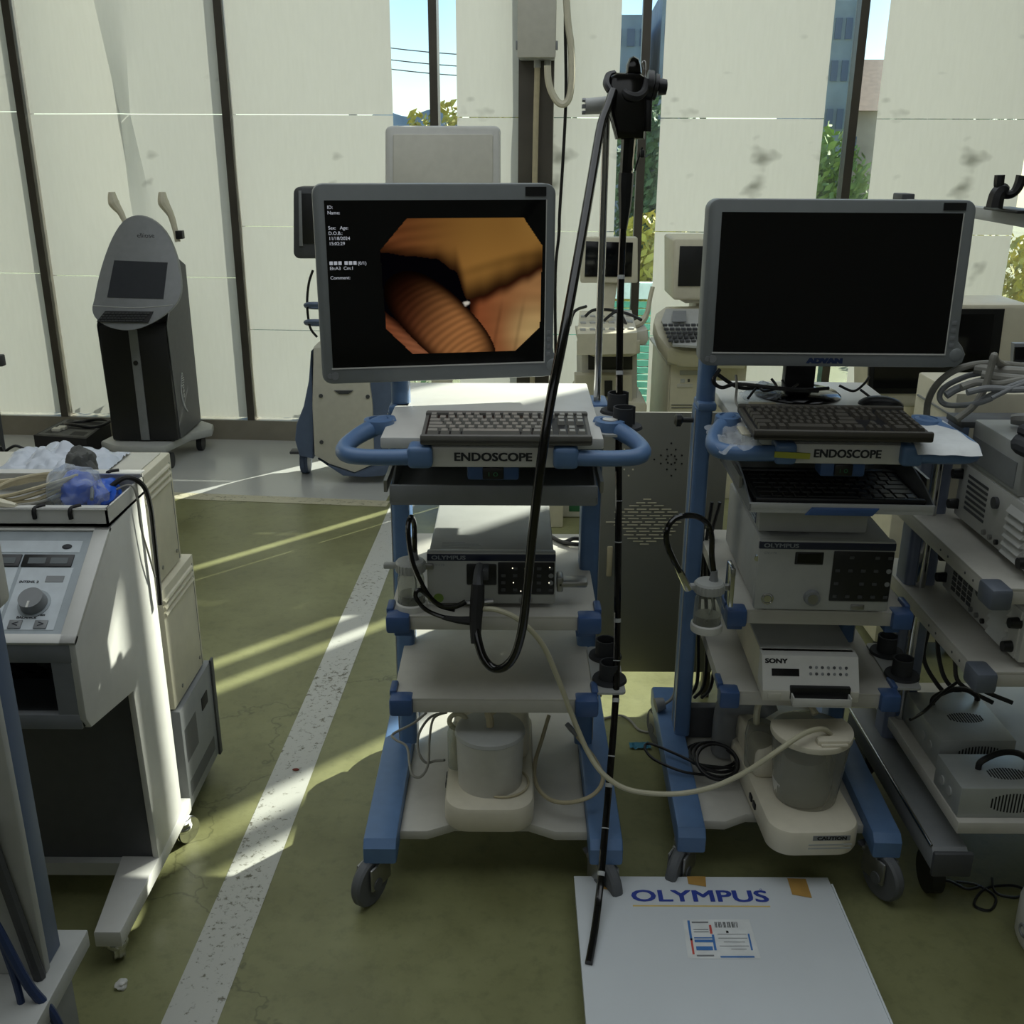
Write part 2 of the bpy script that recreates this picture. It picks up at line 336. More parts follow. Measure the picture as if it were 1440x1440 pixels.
SHEETS = [(-4.72, -3.73, [.125, .9, 1.75, 4.08], bow, SC, 'white window board far left by the wall, outside the photo edge'),
 (-3.64, -2.625, [.125, .925, 1.765, 4.08], bow, SC, 'white window board cut by the left edge of the photo'),
 (-2.57, -1.53, [.125, .915, 1.755, 4.08], tent, SC, 'white window board with a tented crease behind the oval console kiosk'),
 (-1.475, -.63, [.125, .63, 1.19, 1.755, 4.08], bow, SC, 'white window board right of the kiosk with three level seams'),
 (-.295, .535, [.125, .63, 1.18, 1.745, 4.08], bow, SM, 'white window board behind the steel column and junction box'),
 (.752, 1.577, [.125, .63, 1.183, 1.745, 4.08], bow, SM, 'smudged white window board between hanging scope and dark monitor'),
 (1.84, 2.60, [.125, .63, 1.18, 1.745, 4.08], bow, SM, 'smudged white window board above the right monitor and black hook'),
 (3.21, 3.84, [.125, 1.18, 4.08], bow, SM, 'added white window board out of view at right, narrows the sun gap'),  # unseen board added to cut the sun right of the last gap
 (3.90, 4.98, [.125, 1.18, 4.08], bow, SM, 'added white window board by the right wall, out of view, blocks sun')]  # second unseen board, added to keep sun off the floor
for s0, s1, zs, fn, m, lab in SHEETS:
    t = thing('window_board', lab, 'window board', W((s0+s1)/2, 0, zs[0]), group='white boards hung over the windows')
    for k, (z0, z1) in enumerate(zip(zs, zs[1:])):
        board(s0, s1, z0+.002, z1-.002, fn, 'board_section', m, t)

# ---------------------------------------------------------------- outdoors
struct(MB().box(-14, 16, 6.3, 60, -.35, -.3).build('trim_5', mat('outdoor_ground', '#6d7350', .9, var=.3, scale=2)))
def leaves(name, c, rad, n, m, label, cat, size=.06, kind=None, group=None, trunk=True):
    b = MB(); c = Vector(c); rnd = random.Random(int(c.x*100+c.z*37))
    for k in range(n):
        d = Vector((rnd.gauss(0, 1), rnd.gauss(0, 1), rnd.gauss(0, 1))).normalized()*(rnd.random()**.45)
        p = c+Vector((d.x*rad[0], d.y*rad[1], d.z*rad[2])); a = Vector((rnd.uniform(-1, 1), rnd.uniform(-1, 1), rnd.uniform(-1, 1))).normalized(); e = a.orthogonal().normalized(); f = a.cross(e)
        q = size*rnd.uniform(.6, 1.3)
        b.quad(p-e*q, p-f*q*.45, p+e*q, p+f*q*.45)
    base = (c.x, c.y, -.3)
    t = thing(name, label, cat, base, group=group)
    if kind: t['kind'] = kind
    b.build('foliage', m, t, smooth=0, world=True, recalc=False)
    if trunk:
        MB().tube([(c.x, c.y, -.3), (c.x+.03, c.y, c.z-.3*rad[2]), (c.x, c.y, c.z+.4*rad[2])], .05, n=7).build('trunk', M_bark, t, world=True)
    return t
M_bark = mat('bark', '#4b4034', .9, var=.3)
def leafm(n, c):
    m = mat(n, c, .7, var=.45, scale=6); return m
LG, LD, LY = leafm('leaf_green', '#7f9a4a'), leafm('leaf_dark', '#5c7a54'), leafm('leaf_yellow', '#b3ac52')
def wl(s_, d, z): return tuple(W(s_, d, z))
leaves('hedge_shrub', wl(-.95, 7, 1.42), (1.1, .5, .68), 2600, LY, 'yellow-green shrub at the foot of the left window gap', 'shrub', .07)
leaves('tree', wl(-.18, 8, 1.75), (.5, .5, .85), 2200, LD, 'autumn tree behind the narrow gap right of the thin mullion', 'tree', .07)
leaves('tree', wl(1.35, 7, 1.05), (.7, .5, 1.25), 3200, LD, 'dark green tree seen behind the hanging scope', 'tree', .07)
leaves('shrub', wl(1.05, 3.6, .55), (.5, .4, .55), 1600, LY, 'yellow-green shrub behind the green slatted fence', 'shrub', .06)
leaves('tree', wl(3.0, 7, .95), (.8, .5, .95), 3200, LG, 'leafy tree in the window gap above the dark monitor', 'tree', .07)
leaves('shrub', wl(4.35, 5, .3), (.6, .5, .6), 1800, LY, 'yellow shrub low in the window gap at the right edge', 'shrub', .06)
leaves('tree', wl(4.9, 8, 1.7), (.9, .5, 1.4), 2600, LD, 'grey-green tree in the window gap at the right edge', 'tree', .07)
# foliage close to the glass, low down, that shades the boards
for s_, lab in ((-3.5, 'low shrub outside the leftmost window board'), (-2.15, 'low shrub outside the board behind the kiosk'), (-.8, 'low shrub outside the board right of the kiosk')):
    leaves('low_shrub', wl(s_+.06, .22, .08), (.62, .10, .26), 520, LD, lab, 'shrub', .035, trunk=False, group='low shrubs outside the glass')
# far houses
def house(name, lab, s0, s1, d, z1, col, roofc, parts):
    t = thing(name, lab, 'building', W((s0+s1)/2, d, -.3))
    MB().box(s0, s1, d, d+3, -.3, z1, mtx=WM).build('wall', mat(name+'_wall', col, .8, var=.15, scale=3), t, world=True)
    if roofc: MB().prism([(d-.2, z1), (d+3.2, z1), (d+1.5, z1+.9)], s0-.05, s1+.05, 'yz').build('roof', mat(name+'_roof', roofc, .8, var=.2, scale=10), t).data.transform(t.matrix_basis.inverted() @ WM)
    for a, b_, z, zz in parts: MB().box(a, b_, d-.03, d+.02, z, zz, mtx=WM).build('window', M['sblue'], t, world=True)
    return t
house('apartment_block', 'grey-blue apartment block behind the hanging scope, left of the mullion', .80, 1.40, 12, 3.55, '#8a98a6', None, [(.85+.2*k, .97+.2*k, z, z+.25) for k in range(3) for z in (1.9, 2.5, 3.1)])
house('slim_block', 'slim grey block right of the mullion behind the hanging scope', 1.58, 1.95, 12, 3.9, '#8796a4', None, [(1.63+.15*k, 1.72+.15*k, z, z+.25) for k in range(2) for z in (2.0, 2.6, 3.2)])
house('tall_block', 'tall grey block left of the mullion above the dark monitor', 4.0, 4.56, 12, 3.75, '#8e9aa3', None, [(4.08+.16*k, 4.18+.16*k, z, z+.3) for k in range(3) for z in (1.2, 1.9, 2.6, 3.2)])
house('brown_house', 'brown-roofed house right of the mullion above the dark monitor', 4.68, 6.6, 13, 2.2, '#b0a192', '#77604e', [(4.8, 5.0, 1.4, 1.8)])
house('white_shed', 'small white shed at the foot of the left window gap', -2.2, -1.65, 11, 1.65, '#d2d4d0', None, [(-2.1, -1.95, .8, 1.3)])
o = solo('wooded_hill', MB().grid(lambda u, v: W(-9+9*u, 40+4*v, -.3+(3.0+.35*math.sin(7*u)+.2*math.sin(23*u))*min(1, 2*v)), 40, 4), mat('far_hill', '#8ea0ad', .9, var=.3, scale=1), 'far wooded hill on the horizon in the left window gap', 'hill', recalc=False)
t = thing('power_line', 'thin overhead wires crossing the left window gap', 'wire', W(-1.9, 20, 1))
for z in (3.15, 3.35, 3.6): MB().tube([W(-5, 20, z+.25), W(-2, 20, z), W(1.5, 20, z+.2)], .012, n=5).build('wire', M['dgrey'], t, world=True)
MB().cyl(W(-5, 20, -.3), W(-5, 20, 4), .1).build('pole', M['dgrey'], t, world=True)
t = thing('lattice_mast', 'steel lattice mast above the building left of the mullion over the dark monitor', 'mast', W(4.3, 16.8, 3))
q = MB()
for k in range(7):
    z = 2.4+.45*k; q.cyl(W(5.15, 16.8, z), W(5.6, 16.8, z), .02, n=6); q.cyl(W(5.15, 16.8, z), W(5.6, 16.8, z+.45), .014, n=6)
for s_ in (5.15, 5.6): q.cyl(W(s_, 16.8, -.3), W(s_, 16.8, 5.6), .025, n=6)
q.build('lattice', M['sblue'], t, world=True)
t = thing('slatted_fence', 'teal green slatted fence low outside behind the hanging scope', 'fence', W(.9, .95, -.3))
gm = mat('teal_slats', '#4fa08c', .6, var=.1); gw = mat('pale_rail', '#c8dbe0', .5)
for k in range(20): MB().box(.2, 1.7, .95, .98, -.25+.047*k, -.215+.047*k, mtx=WM).build('slat', gm, t, world=True)
for s_ in (.25, 1.65): MB().box(s_, s_+.05, .98, 1.03, -.3, .8, mtx=WM).build('post', gw, t, world=True)
MB().box(.2, 1.7, .93, 1.0, .70, .80, mtx=WM).build('top_rail', gw, t, world=True)

# ---------------------------------------------------------------- light
w = bpy.data.worlds.new('sky'); bpy.context.scene.world = w; w.use_nodes = True; nt = w.node_tree
sk = nt.nodes.new('ShaderNodeTexSky'); sk.sky_type = 'NISHITA'; sk.sun_disc = False; sk.sun_elevation = R(30); sk.sun_rotation = R(45)
sk.air_density = 1.0; sk.dust_density = 0.0; sk.ozone_density = 3.0
nt.links.new(sk.outputs[0], nt.nodes['Background'].inputs[0]); nt.nodes['Background'].inputs[1].default_value = .2
def sun(az, el, e, col):
    l = bpy.data.lights.new('sun', 'SUN'); l.energy = e; l.angle = R(.6); l.color = col
    o = bpy.data.objects.new('sun', l); C.objects.link(o)
    d = Vector((math.sin(az)*math.cos(el), math.cos(az)*math.cos(el), math.sin(el)))     # towards the sun
    o.rotation_euler = d.to_track_quat('Z', 'Y').to_euler(); return o
sun(R(45), R(30), 17.0, (1, .93, .80))
def area(loc, target, sx, sy, e, col):
    l = bpy.data.lights.new('fill_light', 'AREA'); l.shape = 'RECTANGLE'; l.size = sx; l.size_y = sy; l.energy = e; l.color = col
    o = bpy.data.objects.new('fill_light', l); C.objects.link(o); o.location = loc
    o.rotation_euler = (Vector(target)-Vector(loc)).to_track_quat('-Z', 'Y').to_euler(); return o
area((-1.0, -2.6, 2.9), (0, 2.5, .6), 5, 1.6, 15, (.92, .97, 1.0))  # added fill lamp behind the camera, not a fixture of the room
area((0, 2.4, 3.9), (0, 2.4, 0), 5, 4, 84, (.9, .96, 1.0))  # added overhead fill lamp to brighten upward faces

cam = bpy.data.cameras.new('camera'); co = bpy.data.objects.new('camera', cam); C.objects.link(co)
cam.sensor_fit = 'HORIZONTAL'; cam.sensor_width = 36; cam.lens = 36; cam.clip_start = .05; cam.clip_end = 300
co.matrix_world = Matrix.Translation((0, 0, CAMH)) @ Matrix.Rotation(PI/2-PITCH, 4, 'X') @ Matrix.Rotation(ROLL, 4, 'Z')
bpy.context.scene.camera = co
bpy.context.scene.view_settings.view_transform = 'Standard'
try: bpy.context.scene.cycles.use_denoising = True
except Exception: pass
# ================================================================ endoscopy carts
def caster(parent, x, y, yaw=0.0, r=.057, z=.115, brake=True, tm='tire'):
    m = Matrix.Translation((x, y, 0)) @ Matrix.Rotation(yaw, 4, 'Z')
    q = MB(); q.cyl((0, 0, z-.012), (0, 0, z+.004), .026); q.box(-.022, -.014, -.02, .05, .045, z-.012, .004); q.box(.014, .022, -.02, .05, .045, z-.012, .004); q.box(-.022, .022, -.025, .025, z-.022, z-.01, .003)
    bmesh.ops.transform(q.bm, matrix=m, verts=q.bm.verts[:])
    c = q.build('caster', M['steel'], parent)
    w_ = MB(); cy = .03
    prof = [(.012, -.0125), (r*.7, -.0115), (r*.78, -.0125), (r-.004, -.0125), (r, -.007), (r, .007), (r-.004, .0125), (r*.78, .0125), (r*.7, .0115), (.012, .0125)]
    w_.lathe(prof, n=28, mtx=m @ Matrix.Translation((0, cy, r)) @ Matrix.Rotation(PI/2, 4, 'Y'))
    w_.cyl(m @ Vector((-.024, cy, r)), m @ Vector((.024, cy, r)), .014, n=14)
    w_.build('wheel', M[tm], c)
    if brake:
        k = MB(); k.box(-.02, .02, -.06, .0, .088, .097, .004, mtx=m @ Matrix.Translation((0, -.0, 0)) @ Matrix.Rotation(R(-8), 4, 'X'))
        k.build('brake_lever', M['dgrey'], c)
    return c
def cup(parent, x, y, z, rot=0.0):
    q = MB(); q.cyl((x, y, z), (x, y, z+.006), .040, .038, n=28)
    n = 22; a0, a1 = rot+R(28), rot+R(332); pts = []
    for rr in (.024, .0205):
        pts.append([(x+rr*math.cos(a0+(a1-a0)*k/n), y+rr*math.sin(a0+(a1-a0)*k/n)) for k in range(n+1)])
    q.prism(pts[0]+pts[1][::-1], z+.005, z+.045, 'xy')
    return q.build('scope_holder_cup', M['rubber'], parent)
def cart(name, label, loc, rz, drawer, iv, f=1.0, bx=0.0):        # f narrows the cart, bx shifts its base
    t = thing(name, label, 'medical cart', loc, rz)
    for s in (-1, 1):
        q = MB(); xi, xo = s*.212, s*.286; a, b_ = min(xi, xo), max(xi, xo)
        q.prism([(-.135, .112), (-.135, .150), (-.118, .166), (.50, .175), (.52, .160), (.52, .112)], a, b_, 'yz', .006)
        leg = q.build('leg', M['blue'], t)
        q = MB(); q.prism(rrect(min(s*.2, s*.245), max(s*.2, s*.245), .255, .325, .012), .17, 1.035, 'xy')
        p = q.build('post', M['blue'], t)
        q = MB(); q.box(s*.2455-.001, s*.2455+.001, .262, .268, .18, 1.03); q.box(s*.2455-.001, s*.2455+.001, .312, .318, .18, 1.03)
        q.build('edge_strip', M['greyw'], p)
        caster(t, s*.249-.01, -.098, R(150) if s < 0 else R(205)); caster(t, s*.249, .455, R(20))
    q = MB(); q.prism([(-.212, -.06), (-.15, -.06), (-.09, -.03), (.08, -.03), (.14, -.06), (.212, -.06), (.212, .48), (-.212, .48)], .118, .142, 'xy', .003)
    q.build('base_shelf', M['shelf'], t)
    for z0, z1 in ((.412, .448), (.616, .650)):
        q = MB(); q.box(-.225, .225, 0, .50, z1-.006, z1, .002); q.box(-.225, .225, 0, .006, z0, z1-.004, .002); q.box(-.225, -.219, 0, .5, z0+.006, z1-.004); q.box(.219, .225, 0, .5, z0+.006, z1-.004)
        sh = q.build('shelf', M['shelf'], t)
        for s in (-1, 1):
            k = MB(); k.box(s*.206-.026, s*.206+.026, -.014, .03, z0-.004, z1+.003, .007); k.box(s*.226-.008, s*.226+.008, .02, .07, z1-.01, z1+.008, .004)
            k.build('corner_cap', M['navy'], sh)
    for s in (-1, 1):                      # brackets carrying the two shelves
        MB().box(s*.2-.02, s*.2+.02, .03, .27, .585, .612, .004).build('bracket', M['navy'], t)
    # table
    q = MB(); q.box(-.228, .222, -.012, .50, 1.026, 1.05, .004); q.box(-.135, .135, -.062, .0, 1.032, 1.048, .005); q.box(-.15, .15, -.066, -.052, 1.004, 1.046, .004)
    tb = q.build('table_top', M['white'], t)
    text('lettering', 'ENDOSCOPE', .0235, front(0, -.0675, 1.0185), 'text', tb, 1.12, .0009, 'CENTER')
    for s in (-1, 1):
        q = MB(); pts = [(s*.135, -.062, 1.026), (s*.19, -.068, 1.025), (s*.25, -.068, 1.025), (s*.288, -.055, 1.026), (s*.300, -.02, 1.028), (s*.288, .03, 1.034), (s*.265, .075, 1.040), (s*.24, .115, 1.043), (s*.215, .13, 1.043)]
        q.tube(pts, .017, n=12, rr=[.017, .016, .016, .017, .017, .017, .019, .020, .016])
        q.box(min(s*.118, s*.168), max(s*.118, s*.168), -.085, -.03, 1.005, 1.05, .010, 3)
        h = q.build('handle', M['blue'], tb, smooth=1.0)
        k = MB(); k.lathe([(.0, .002), (.018, .002), (.021, .016), (.031, .014), (.034, -.004), (.031, -.012)], (s*.244, .10, 1.045)); k.build('cup_ring', M['blue'], h); MB().cyl((s*.244, .10, 1.040), (s*.244, .10, 1.0565), .0165).build('cup_well', M['dark'], h)
        if s > 0 and iv: MB().cyl((s*.244, .10, 1.058), (s*.244, .10, 1.062), .016).build('dial_cap', M['white'], h)
    q = MB(); q.box(-.052, .052, -.05, .0, .972, 1.006, .006); sw = q.build('switch_housing', M['navy'], t)
    MB().box(-.021, .021, -.056, -.045, .976, 1.0, .002).build('power_switch', M['black'], sw)
    text('lettering', 'I  O', .012, front(0, -.0566, .983), 'green', sw, 1, .0003, 'CENTER')
    # pull-out tray
    yo = -drawer; q = MB()
    q.box(-.215, .215, yo, yo+.008, .905, .922 if drawer else .945, .003); q.box(-.211, .211, yo, .30, .902, .908); d = q.build('drawer_tray', M['grey' if not drawer else 'greyw'], t)
    if drawer: MB().prism([(-.085, .899), (-.07, .915), (.085, .915), (.07, .899)], yo-.006, yo+.002, 'xz', .002).build('pull_tab', M['navy'], d)
    MB().box(-.215, .215, .29, .30, .9, 1.02).build('back_plate', M['dgrey'], d)
    q = MB()
    for s in (-1, 1):
        MB().prism([(yo, .905), (yo, .92), (yo+.08, .945), (.28, 1.0), (.30, 1.0), (.30, .902)], s*.213-.002, s*.213+.002, 'yz').build('tray_side', M['grey'], d)
        MB().box(s*.2225-.0035, s*.2225+.0035, 0, .3, .93, .955).build('slide_rail', M['steel'], t)
    # scope holder shelves on the right side
    for z, ys in (((1.034, (.115, .25)),) if iv else ())+((.448, (.08, .195)),):
        q = MB(); q.prism(rrect(.222, .295, ys[0]-.06, ys[1]+.05, .012), z, z+.005, 'xy'); hp = q.build('holder_plate', M['greyw'], t)
        for y in ys: cup(hp, .275-.012*(z < 1), y, z+.005, R(-20))
    if iv:
        q = MB(); q.box(.205, .262, .32, .42, 1.028, 1.04, .008); q.build('pole_base', M['blue'], t)
        q = MB(); q.cyl((.236, .35, 1.03), (.236, .35, 1.70), .0085); pl = q.build('scope_pole', M['chrome'], t)
    q = MB(); q.cyl((-.217, .29, 1.03), (-.217, .29, 1.40), .022); q.build('monitor_post', M['blue'], t)
    MB().box(-.242, -.192, .25, .33, 1.03, 1.05, .006).build('post_cap', M['blue'], t)
    q = MB(); q.cyl((-.246, .29, 1.0), (-.285, .29, 1.0), .006)
    q.lathe([(0, .012), (.008, .012), (.016, .006), (.016, -.006), (.008, -.012), (0, -.012)], n=10, mtx=Matrix.Translation((-.285, .29, 1.0)) @ Matrix.Rotation(PI/2, 4, 'Y')); q.build('clamp_knob', M['black'], t)
    if f != 1.0:
        def squeeze(o):
            dx = bx if o.name.split('.')[0] in BASE or (o.parent and o.parent.name.split('.')[0] in BASE) else 0.0
            m = Matrix.Translation((dx, 0, 0)) @ Matrix.Diagonal((f, 1, 1, 1))
            nm = o.name.split('.')[0]; k = nm in ('caster', 'wheel', 'brake_lever', 'scope_holder_cup', 'monitor_post')
            if k: cx = sum(v.co.x for v in o.data.vertices)/len(o.data.vertices); m = Matrix.Translation((cx*(f-1)+dx, 0, 0))
            o.data.transform(m)
            for c in o.children: squeeze(c)
        for o in t.children: squeeze(o)
    return t
BASE = ('leg', 'post', 'caster', 'base_shelf', 'monitor_post', 'post_cap', 'clamp_knob')
CL, CR = Vector((-.038, 2.0, 0)), Vector((.672, 2.035, 0)); RR = R(-2)
cartL = cart('endoscopy_cart', 'blue and white endoscopy cart carrying the lit fingertip monitor', CL, 0, 0, True)
cartR = cart('endoscopy_cart', 'blue and white endoscopy cart carrying the blank dark monitor', CR, RR, .075, False, .87, -.045)
MR = Matrix.Translation(CR) @ Matrix.Rotation(RR, 4, 'Z')
# scope hanger on top of the pole
q = MB(); q.cyl(at(866, 147, 2.35), at(832, 149, 2.35), .0185, .0165); q.cyl(at(834, 149, 2.35), at(823, 149.5, 2.35), .0165, .0165, n=16); hg = q.build('hanger_arm', M['greyw'], cartL, world=True)
q = MB()
for k in range(6):
    a = k*PI/3; q.box(-.0035, .0035, .0125, .0165, -.004, .004, mtx=Matrix.Translation(at(821, 149.6, 2.35)) @ Matrix.Rotation(a, 4, 'X'))
q.build('arm_teeth', M['grey'], hg, world=True)

# ================================================================ monitors
def monitor(name, label, loc, rz, tilt, w, h, bz, word=None, xs=1.0, speaker=True):
    t = thing(name, label, 'monitor', loc, rz)          # local: x right, z up from the lower edge, front at y = 0
    tm = Matrix.Rotation(tilt, 4, 'X')
    def fin(q): bmesh.ops.transform(q.bm, matrix=tm, verts=q.bm.verts[:]); return q
    l, r_, tp, bt = bz
    q = MB(); q.prism(rrect(-w/2, w/2, 0, h, .022), .0, .05, 'xz', .004); bd = fin(q).build('housing', M['bezel'], t)
    q = MB(); q.prism(rrect(-w/2+.06, w/2-.06, .05, h-.05, .03), .05, .085, 'xz', .01); fin(q).build('rear_cover', M['bezel'], t)
    q = MB(); q.box(-w/2+l, w/2-r_, -.0012, .004, bt, h-tp); sc = fin(q).build('screen', M['screen'], t)
    q = MB(); e = .0022
    q.box(-w/2+l-e, w/2-r_+e, -.0018, .003, bt-e*1.4, bt); q.box(w/2-r_, w/2-r_+e, -.0018, .003, bt, h-tp); fin(q).build('screen_trim', M['white'], sc)
    q = MB(); q.box(w/2-.068, w/2-.022, -.0015, .003, h-tp*.78, h-tp*.2); fin(q).build('corner_sticker', M['black'], t)
    q = MB(); q.cyl((-w/2+.028, -.002, bt*.5), (-w/2+.028, .003, bt*.5), .0085); q.cyl((-w/2+.017, -.002, bt*.5), (-w/2+.017, .003, bt*.5), .0055); fin(q).build('power_button', M['grey'], t)
    if speaker:
        q = MB(); q.prism([(w/2-.03, .0), (w/2+.004, .002), (w/2+.016, .012), (w/2+.020, .028), (w/2+.012, .044), (w/2+.002, .055), (w/2-.004, .09), (w/2-.03, .09)], .001, .046, 'xz', .003); kn = fin(q).build('side_lobe', M['bezel'], t)
        q = MB(); q.sph((w/2-.001, .002, .027), .0155, (1, .35, 1)); fin(q).build('dial', M['bezel'], kn)
    for k in range(4):
        q = MB(); q.box(w/2-r_*.72, w/2-r_*.3, -.001, .002, bt+.012+.016*k, bt+.022+.016*k, .001); fin(q).build('menu_button', M['grey'], t)
    q = MB(); q.box(-.05, .05, .08, .12, h*.35, h*.65, .005); fin(q).build('mount_plate', M['dgrey'], t)
    if word:
        x = word[1]; o = text('lettering', word[0], .0150, tm @ front(x, -.0006, bt*.26), word[2], t, word[3], .0014, 'CENTER')
    return t, tm
monL, tmL = monitor('medical_monitor', 'grey medical monitor showing an orange fingertip picture in an octagon', (-.1635, 2.27, 1.105), R(10.8), 0, .520, .422, (.024, .022, .033, .036))
monR, tmR = monitor('medical_monitor', 'grey wide medical monitor with a blank black screen', (.676, 2.185, 1.158), R(-1.0), R(-1.5), .548, .345, (.028, .026, .026, .030), ('ADVAN', -.005, 'bcable', 1.45))
# arms from the posts
q = MB(); q.tube([(-.255, 2.29, 1.33), (-.24, 2.34, 1.33), (-.18, 2.375, 1.32), (-.165, 2.365, 1.315)], .018, n=10); q.build('monitor_arm', M['blue'], cartL, world=True)
q = MB(); q.tube([(.462, 2.33, 1.33), (.48, 2.37, 1.33), (.6, 2.34, 1.33), (.676, 2.30, 1.33)], .018, n=10); q.build('monitor_arm', M['blue'], cartR, world=True)

# picture on the left screen: three fingertips under warm light
W_, H_ = .520, .422
def scr(px, py):                     # left-screen fraction -> monitor local x, z
    return (-W_/2+.024+px*(W_-.046), H_-.033-py*(H_-.069))
OCT = [(.362, .105), (.895, .105), (.985, .275), (.978, .775), (.862, .925), (.372, .925), (.252, .765), (.238, .29)]
def inside(x, y):
    n = len(OCT); k = False
    for i in range(n):
        (ax, ay), (bx_, by_) = OCT[i], OCT[i-1]
        if (ay > y) != (by_ > y) and x < (bx_-ax)*(y-ay)/(by_-ay)+ax: k = not k
    return k
def mixc(a, b, t): t = max(0, min(1, t)); return tuple(p*(1-t)+q_*t for p, q_ in zip(a, b))
def sm(a, b, x): t = max(0, min(1, (x-a)/(b-a))); return t*t*(3-2*t)
def pic(x, y):                       # x,y in 0..1 of the octagon box
    c = (.0012, .001, .0018)
    rg = noise.noise((x*4, y*4, 0))
    # upper finger
    K = [(0, .24), (.18, .27), (.33, .29), (.45, .38), (.53, .60), (.62, .57), (.75, .50), (.9, .42), (1, .36)]
    lo = .36
    for (a, p), (b2, q2) in zip(K, K[1:]):
        if a <= x <= b2: lo = p+(q2-p)*sm(0, 1, (x-a)/(b2-a))
    if y < lo:
        base = mixc((.17, .055, .018), (.32, .155, .035), sm(.05, .65, x)); base = mixc(base, (.40, .21, .05), sm(.75, 1, x)*sm(.3, 0, y))
        e = sm(-.01, .11+.12*sm(.3, .5, x), lo-y); st = 1+.13*math.sin(85*(y+.10*math.sin(3*x)+.02*rg))*sm(.5, .1, x)
        c = mixc((.022, .008, .003), base, e); c = tuple(v*st*(.8+.3*sm(.0, .45, y)) for v in c)
        f = abs(y-(.42-.10*x+.05*math.sin(5*x))) ; c = tuple(v*(1-.3*sm(.06, 0, f)*sm(.35, .6, x)) for v in c)
    # right finger
    dl = x-(.545-.05*(y-.6))
    if dl > 0 and y >= lo:
        base = mixc((.30, .085, .030), (.40, .20, .075), sm(.55, 1.0, x)); base = mixc(base, (.62, .42, .17), sm(.25, 0, math.hypot(x-.95, (y-.85)*.8))); e = sm(0, .07, dl)*sm(0, .09, y-lo)
        c = mixc((.03, .007, .003), base, e); c = tuple(v*(.88+.2*noise.noise((x*3, y*14, 4))) for v in c)
        for fx0 in (.72, .86):
            f = abs(x-(fx0+.04*math.sin(4*y))); c = tuple(v*(1-.25*sm(.02, 0, f)*sm(.55, .75, y)) for v in c)
    # middle finger, ridged
    dx, dy = x-.36, y-.78; a = R(52); ux, uy = dx*math.cos(a)+dy*math.sin(a), -dx*math.sin(a)+dy*math.cos(a)
    rr = abs(ux/.47)**2.4+abs(uy/.205)**2.4
    if rr < 1:
        e = sm(1, .2, rr); base = mixc((.10, .028, .012), (.36, .15, .05), sm(.12, .5, x)); ring = math.sin(130*(ux-1.3*uy*uy)+3*rg); base = tuple(v*(1+.2*ring*sm(.9, .3, rr)) for v in base)
        c = mixc((.012, .004, .002), base, e); c = tuple(v*(.2+.8*sm(-.40, .10, ux)) for v in c)
    # lower left finger
    k = (y-.68)-(x-.02)*1.02
    if k > 0 and rr >= .98:
        base = mixc((.20, .06, .024), (.30, .11, .05), sm(0, .25, x)); base = tuple(v*(1+.12*math.sin(140*(y-.3*x))) for v in base); c = mixc((.02, .006, .003), base, sm(0, .09, k))
    d = math.hypot((x-.52)*1.0, (y-.625)*1.1)+.012*noise.noise((x*40, y*40, 2))
    if d < .024: c = mixc(c, (.75, .70, .6), sm(.026, .010, d))
    return c
bm = bmesh.new(); NX, NY = 170, 150; vs = {}; ox0, ox1, oy0, oy1 = .238, .985, .105, .925
lay = None
for i in range(NX+1):
    for j in range(NY+1):
        fx, fy = ox0+(ox1-ox0)*i/NX, oy0+(oy1-oy0)*j/NY; X, Z = scr(fx, fy); vs[i, j] = bm.verts.new((X, -.0022, Z))
for i in range(NX):
    for j in range(NY):
        fx, fy = ox0+(ox1-ox0)*(i+.5)/NX, oy0+(oy1-oy0)*(j+.5)/NY
        if inside(fx, fy): bm.faces.new((vs[i, j], vs[i+1, j], vs[i+1, j+1], vs[i, j+1]))
for v in [v for v in bm.verts if not v.link_faces]: bm.verts.remove(v)
me = bpy.data.meshes.new('fingertip_picture'); bm.to_mesh(me); bm.free()
ca = me.color_attributes.new('picture', 'FLOAT_COLOR', 'POINT')
for v in me.vertices:
    fx = (v.co.x+W_/2-.024)/(W_-.046); fy = (H_-.033-v.co.z)/(H_-.069)
    ca.data[v.index].color = (*[max(0, p) for p in pic((fx-ox0)/(ox1-ox0), (fy-oy0)/(oy1-oy0))], 1)
mp = bpy.data.materials.new('lit_picture'); mp.use_nodes = True; nt = mp.node_tree; b = nt.nodes['Principled BSDF']
at_ = nt.nodes.new('ShaderNodeVertexColor'); at_.layer_name = 'picture'; b.inputs['Base Color'].default_value = (0, 0, 0, 1); b.inputs['Roughness'].default_value = .6; b.inputs['Specular IOR Level'].default_value = 0
nt.links.new(at_.outputs[0], b.inputs['Emission Color']); b.inputs['Emission Strength'].default_value = .62
me.materials.append(mp); o = bpy.data.objects.new('fingertip_picture', me); C.objects.link(o); o.parent = monL
def osd(s, fx, fy, size=.0098):
    X, Z = scr(fx, fy); text('screen_lettering', s, size, front(X, -.002, Z), 'osd', monL, 1.0, .0001)
for s, fx, fy in (('ID:', .012, .048), ('Name:', .012, .079), ('Sex:   Age:', .012, .166), ('D.O.B.:', .012, .197), ('11/18/2024', .012, .227), ('15:02:29', .012, .257), ('(0/1)', .135, .373), ('Eh:A3  Cm:1', .010, .402), ('Comment:', .010, .458)): osd(s, fx, fy)
for k in range(6):
    X, Z = scr(.010+.0195*k+.008*(k > 2), .373); MB().box(X, X+.007, -.0024, -.0018, Z, Z+.0075).build('screen_block', M['osd'], monL)

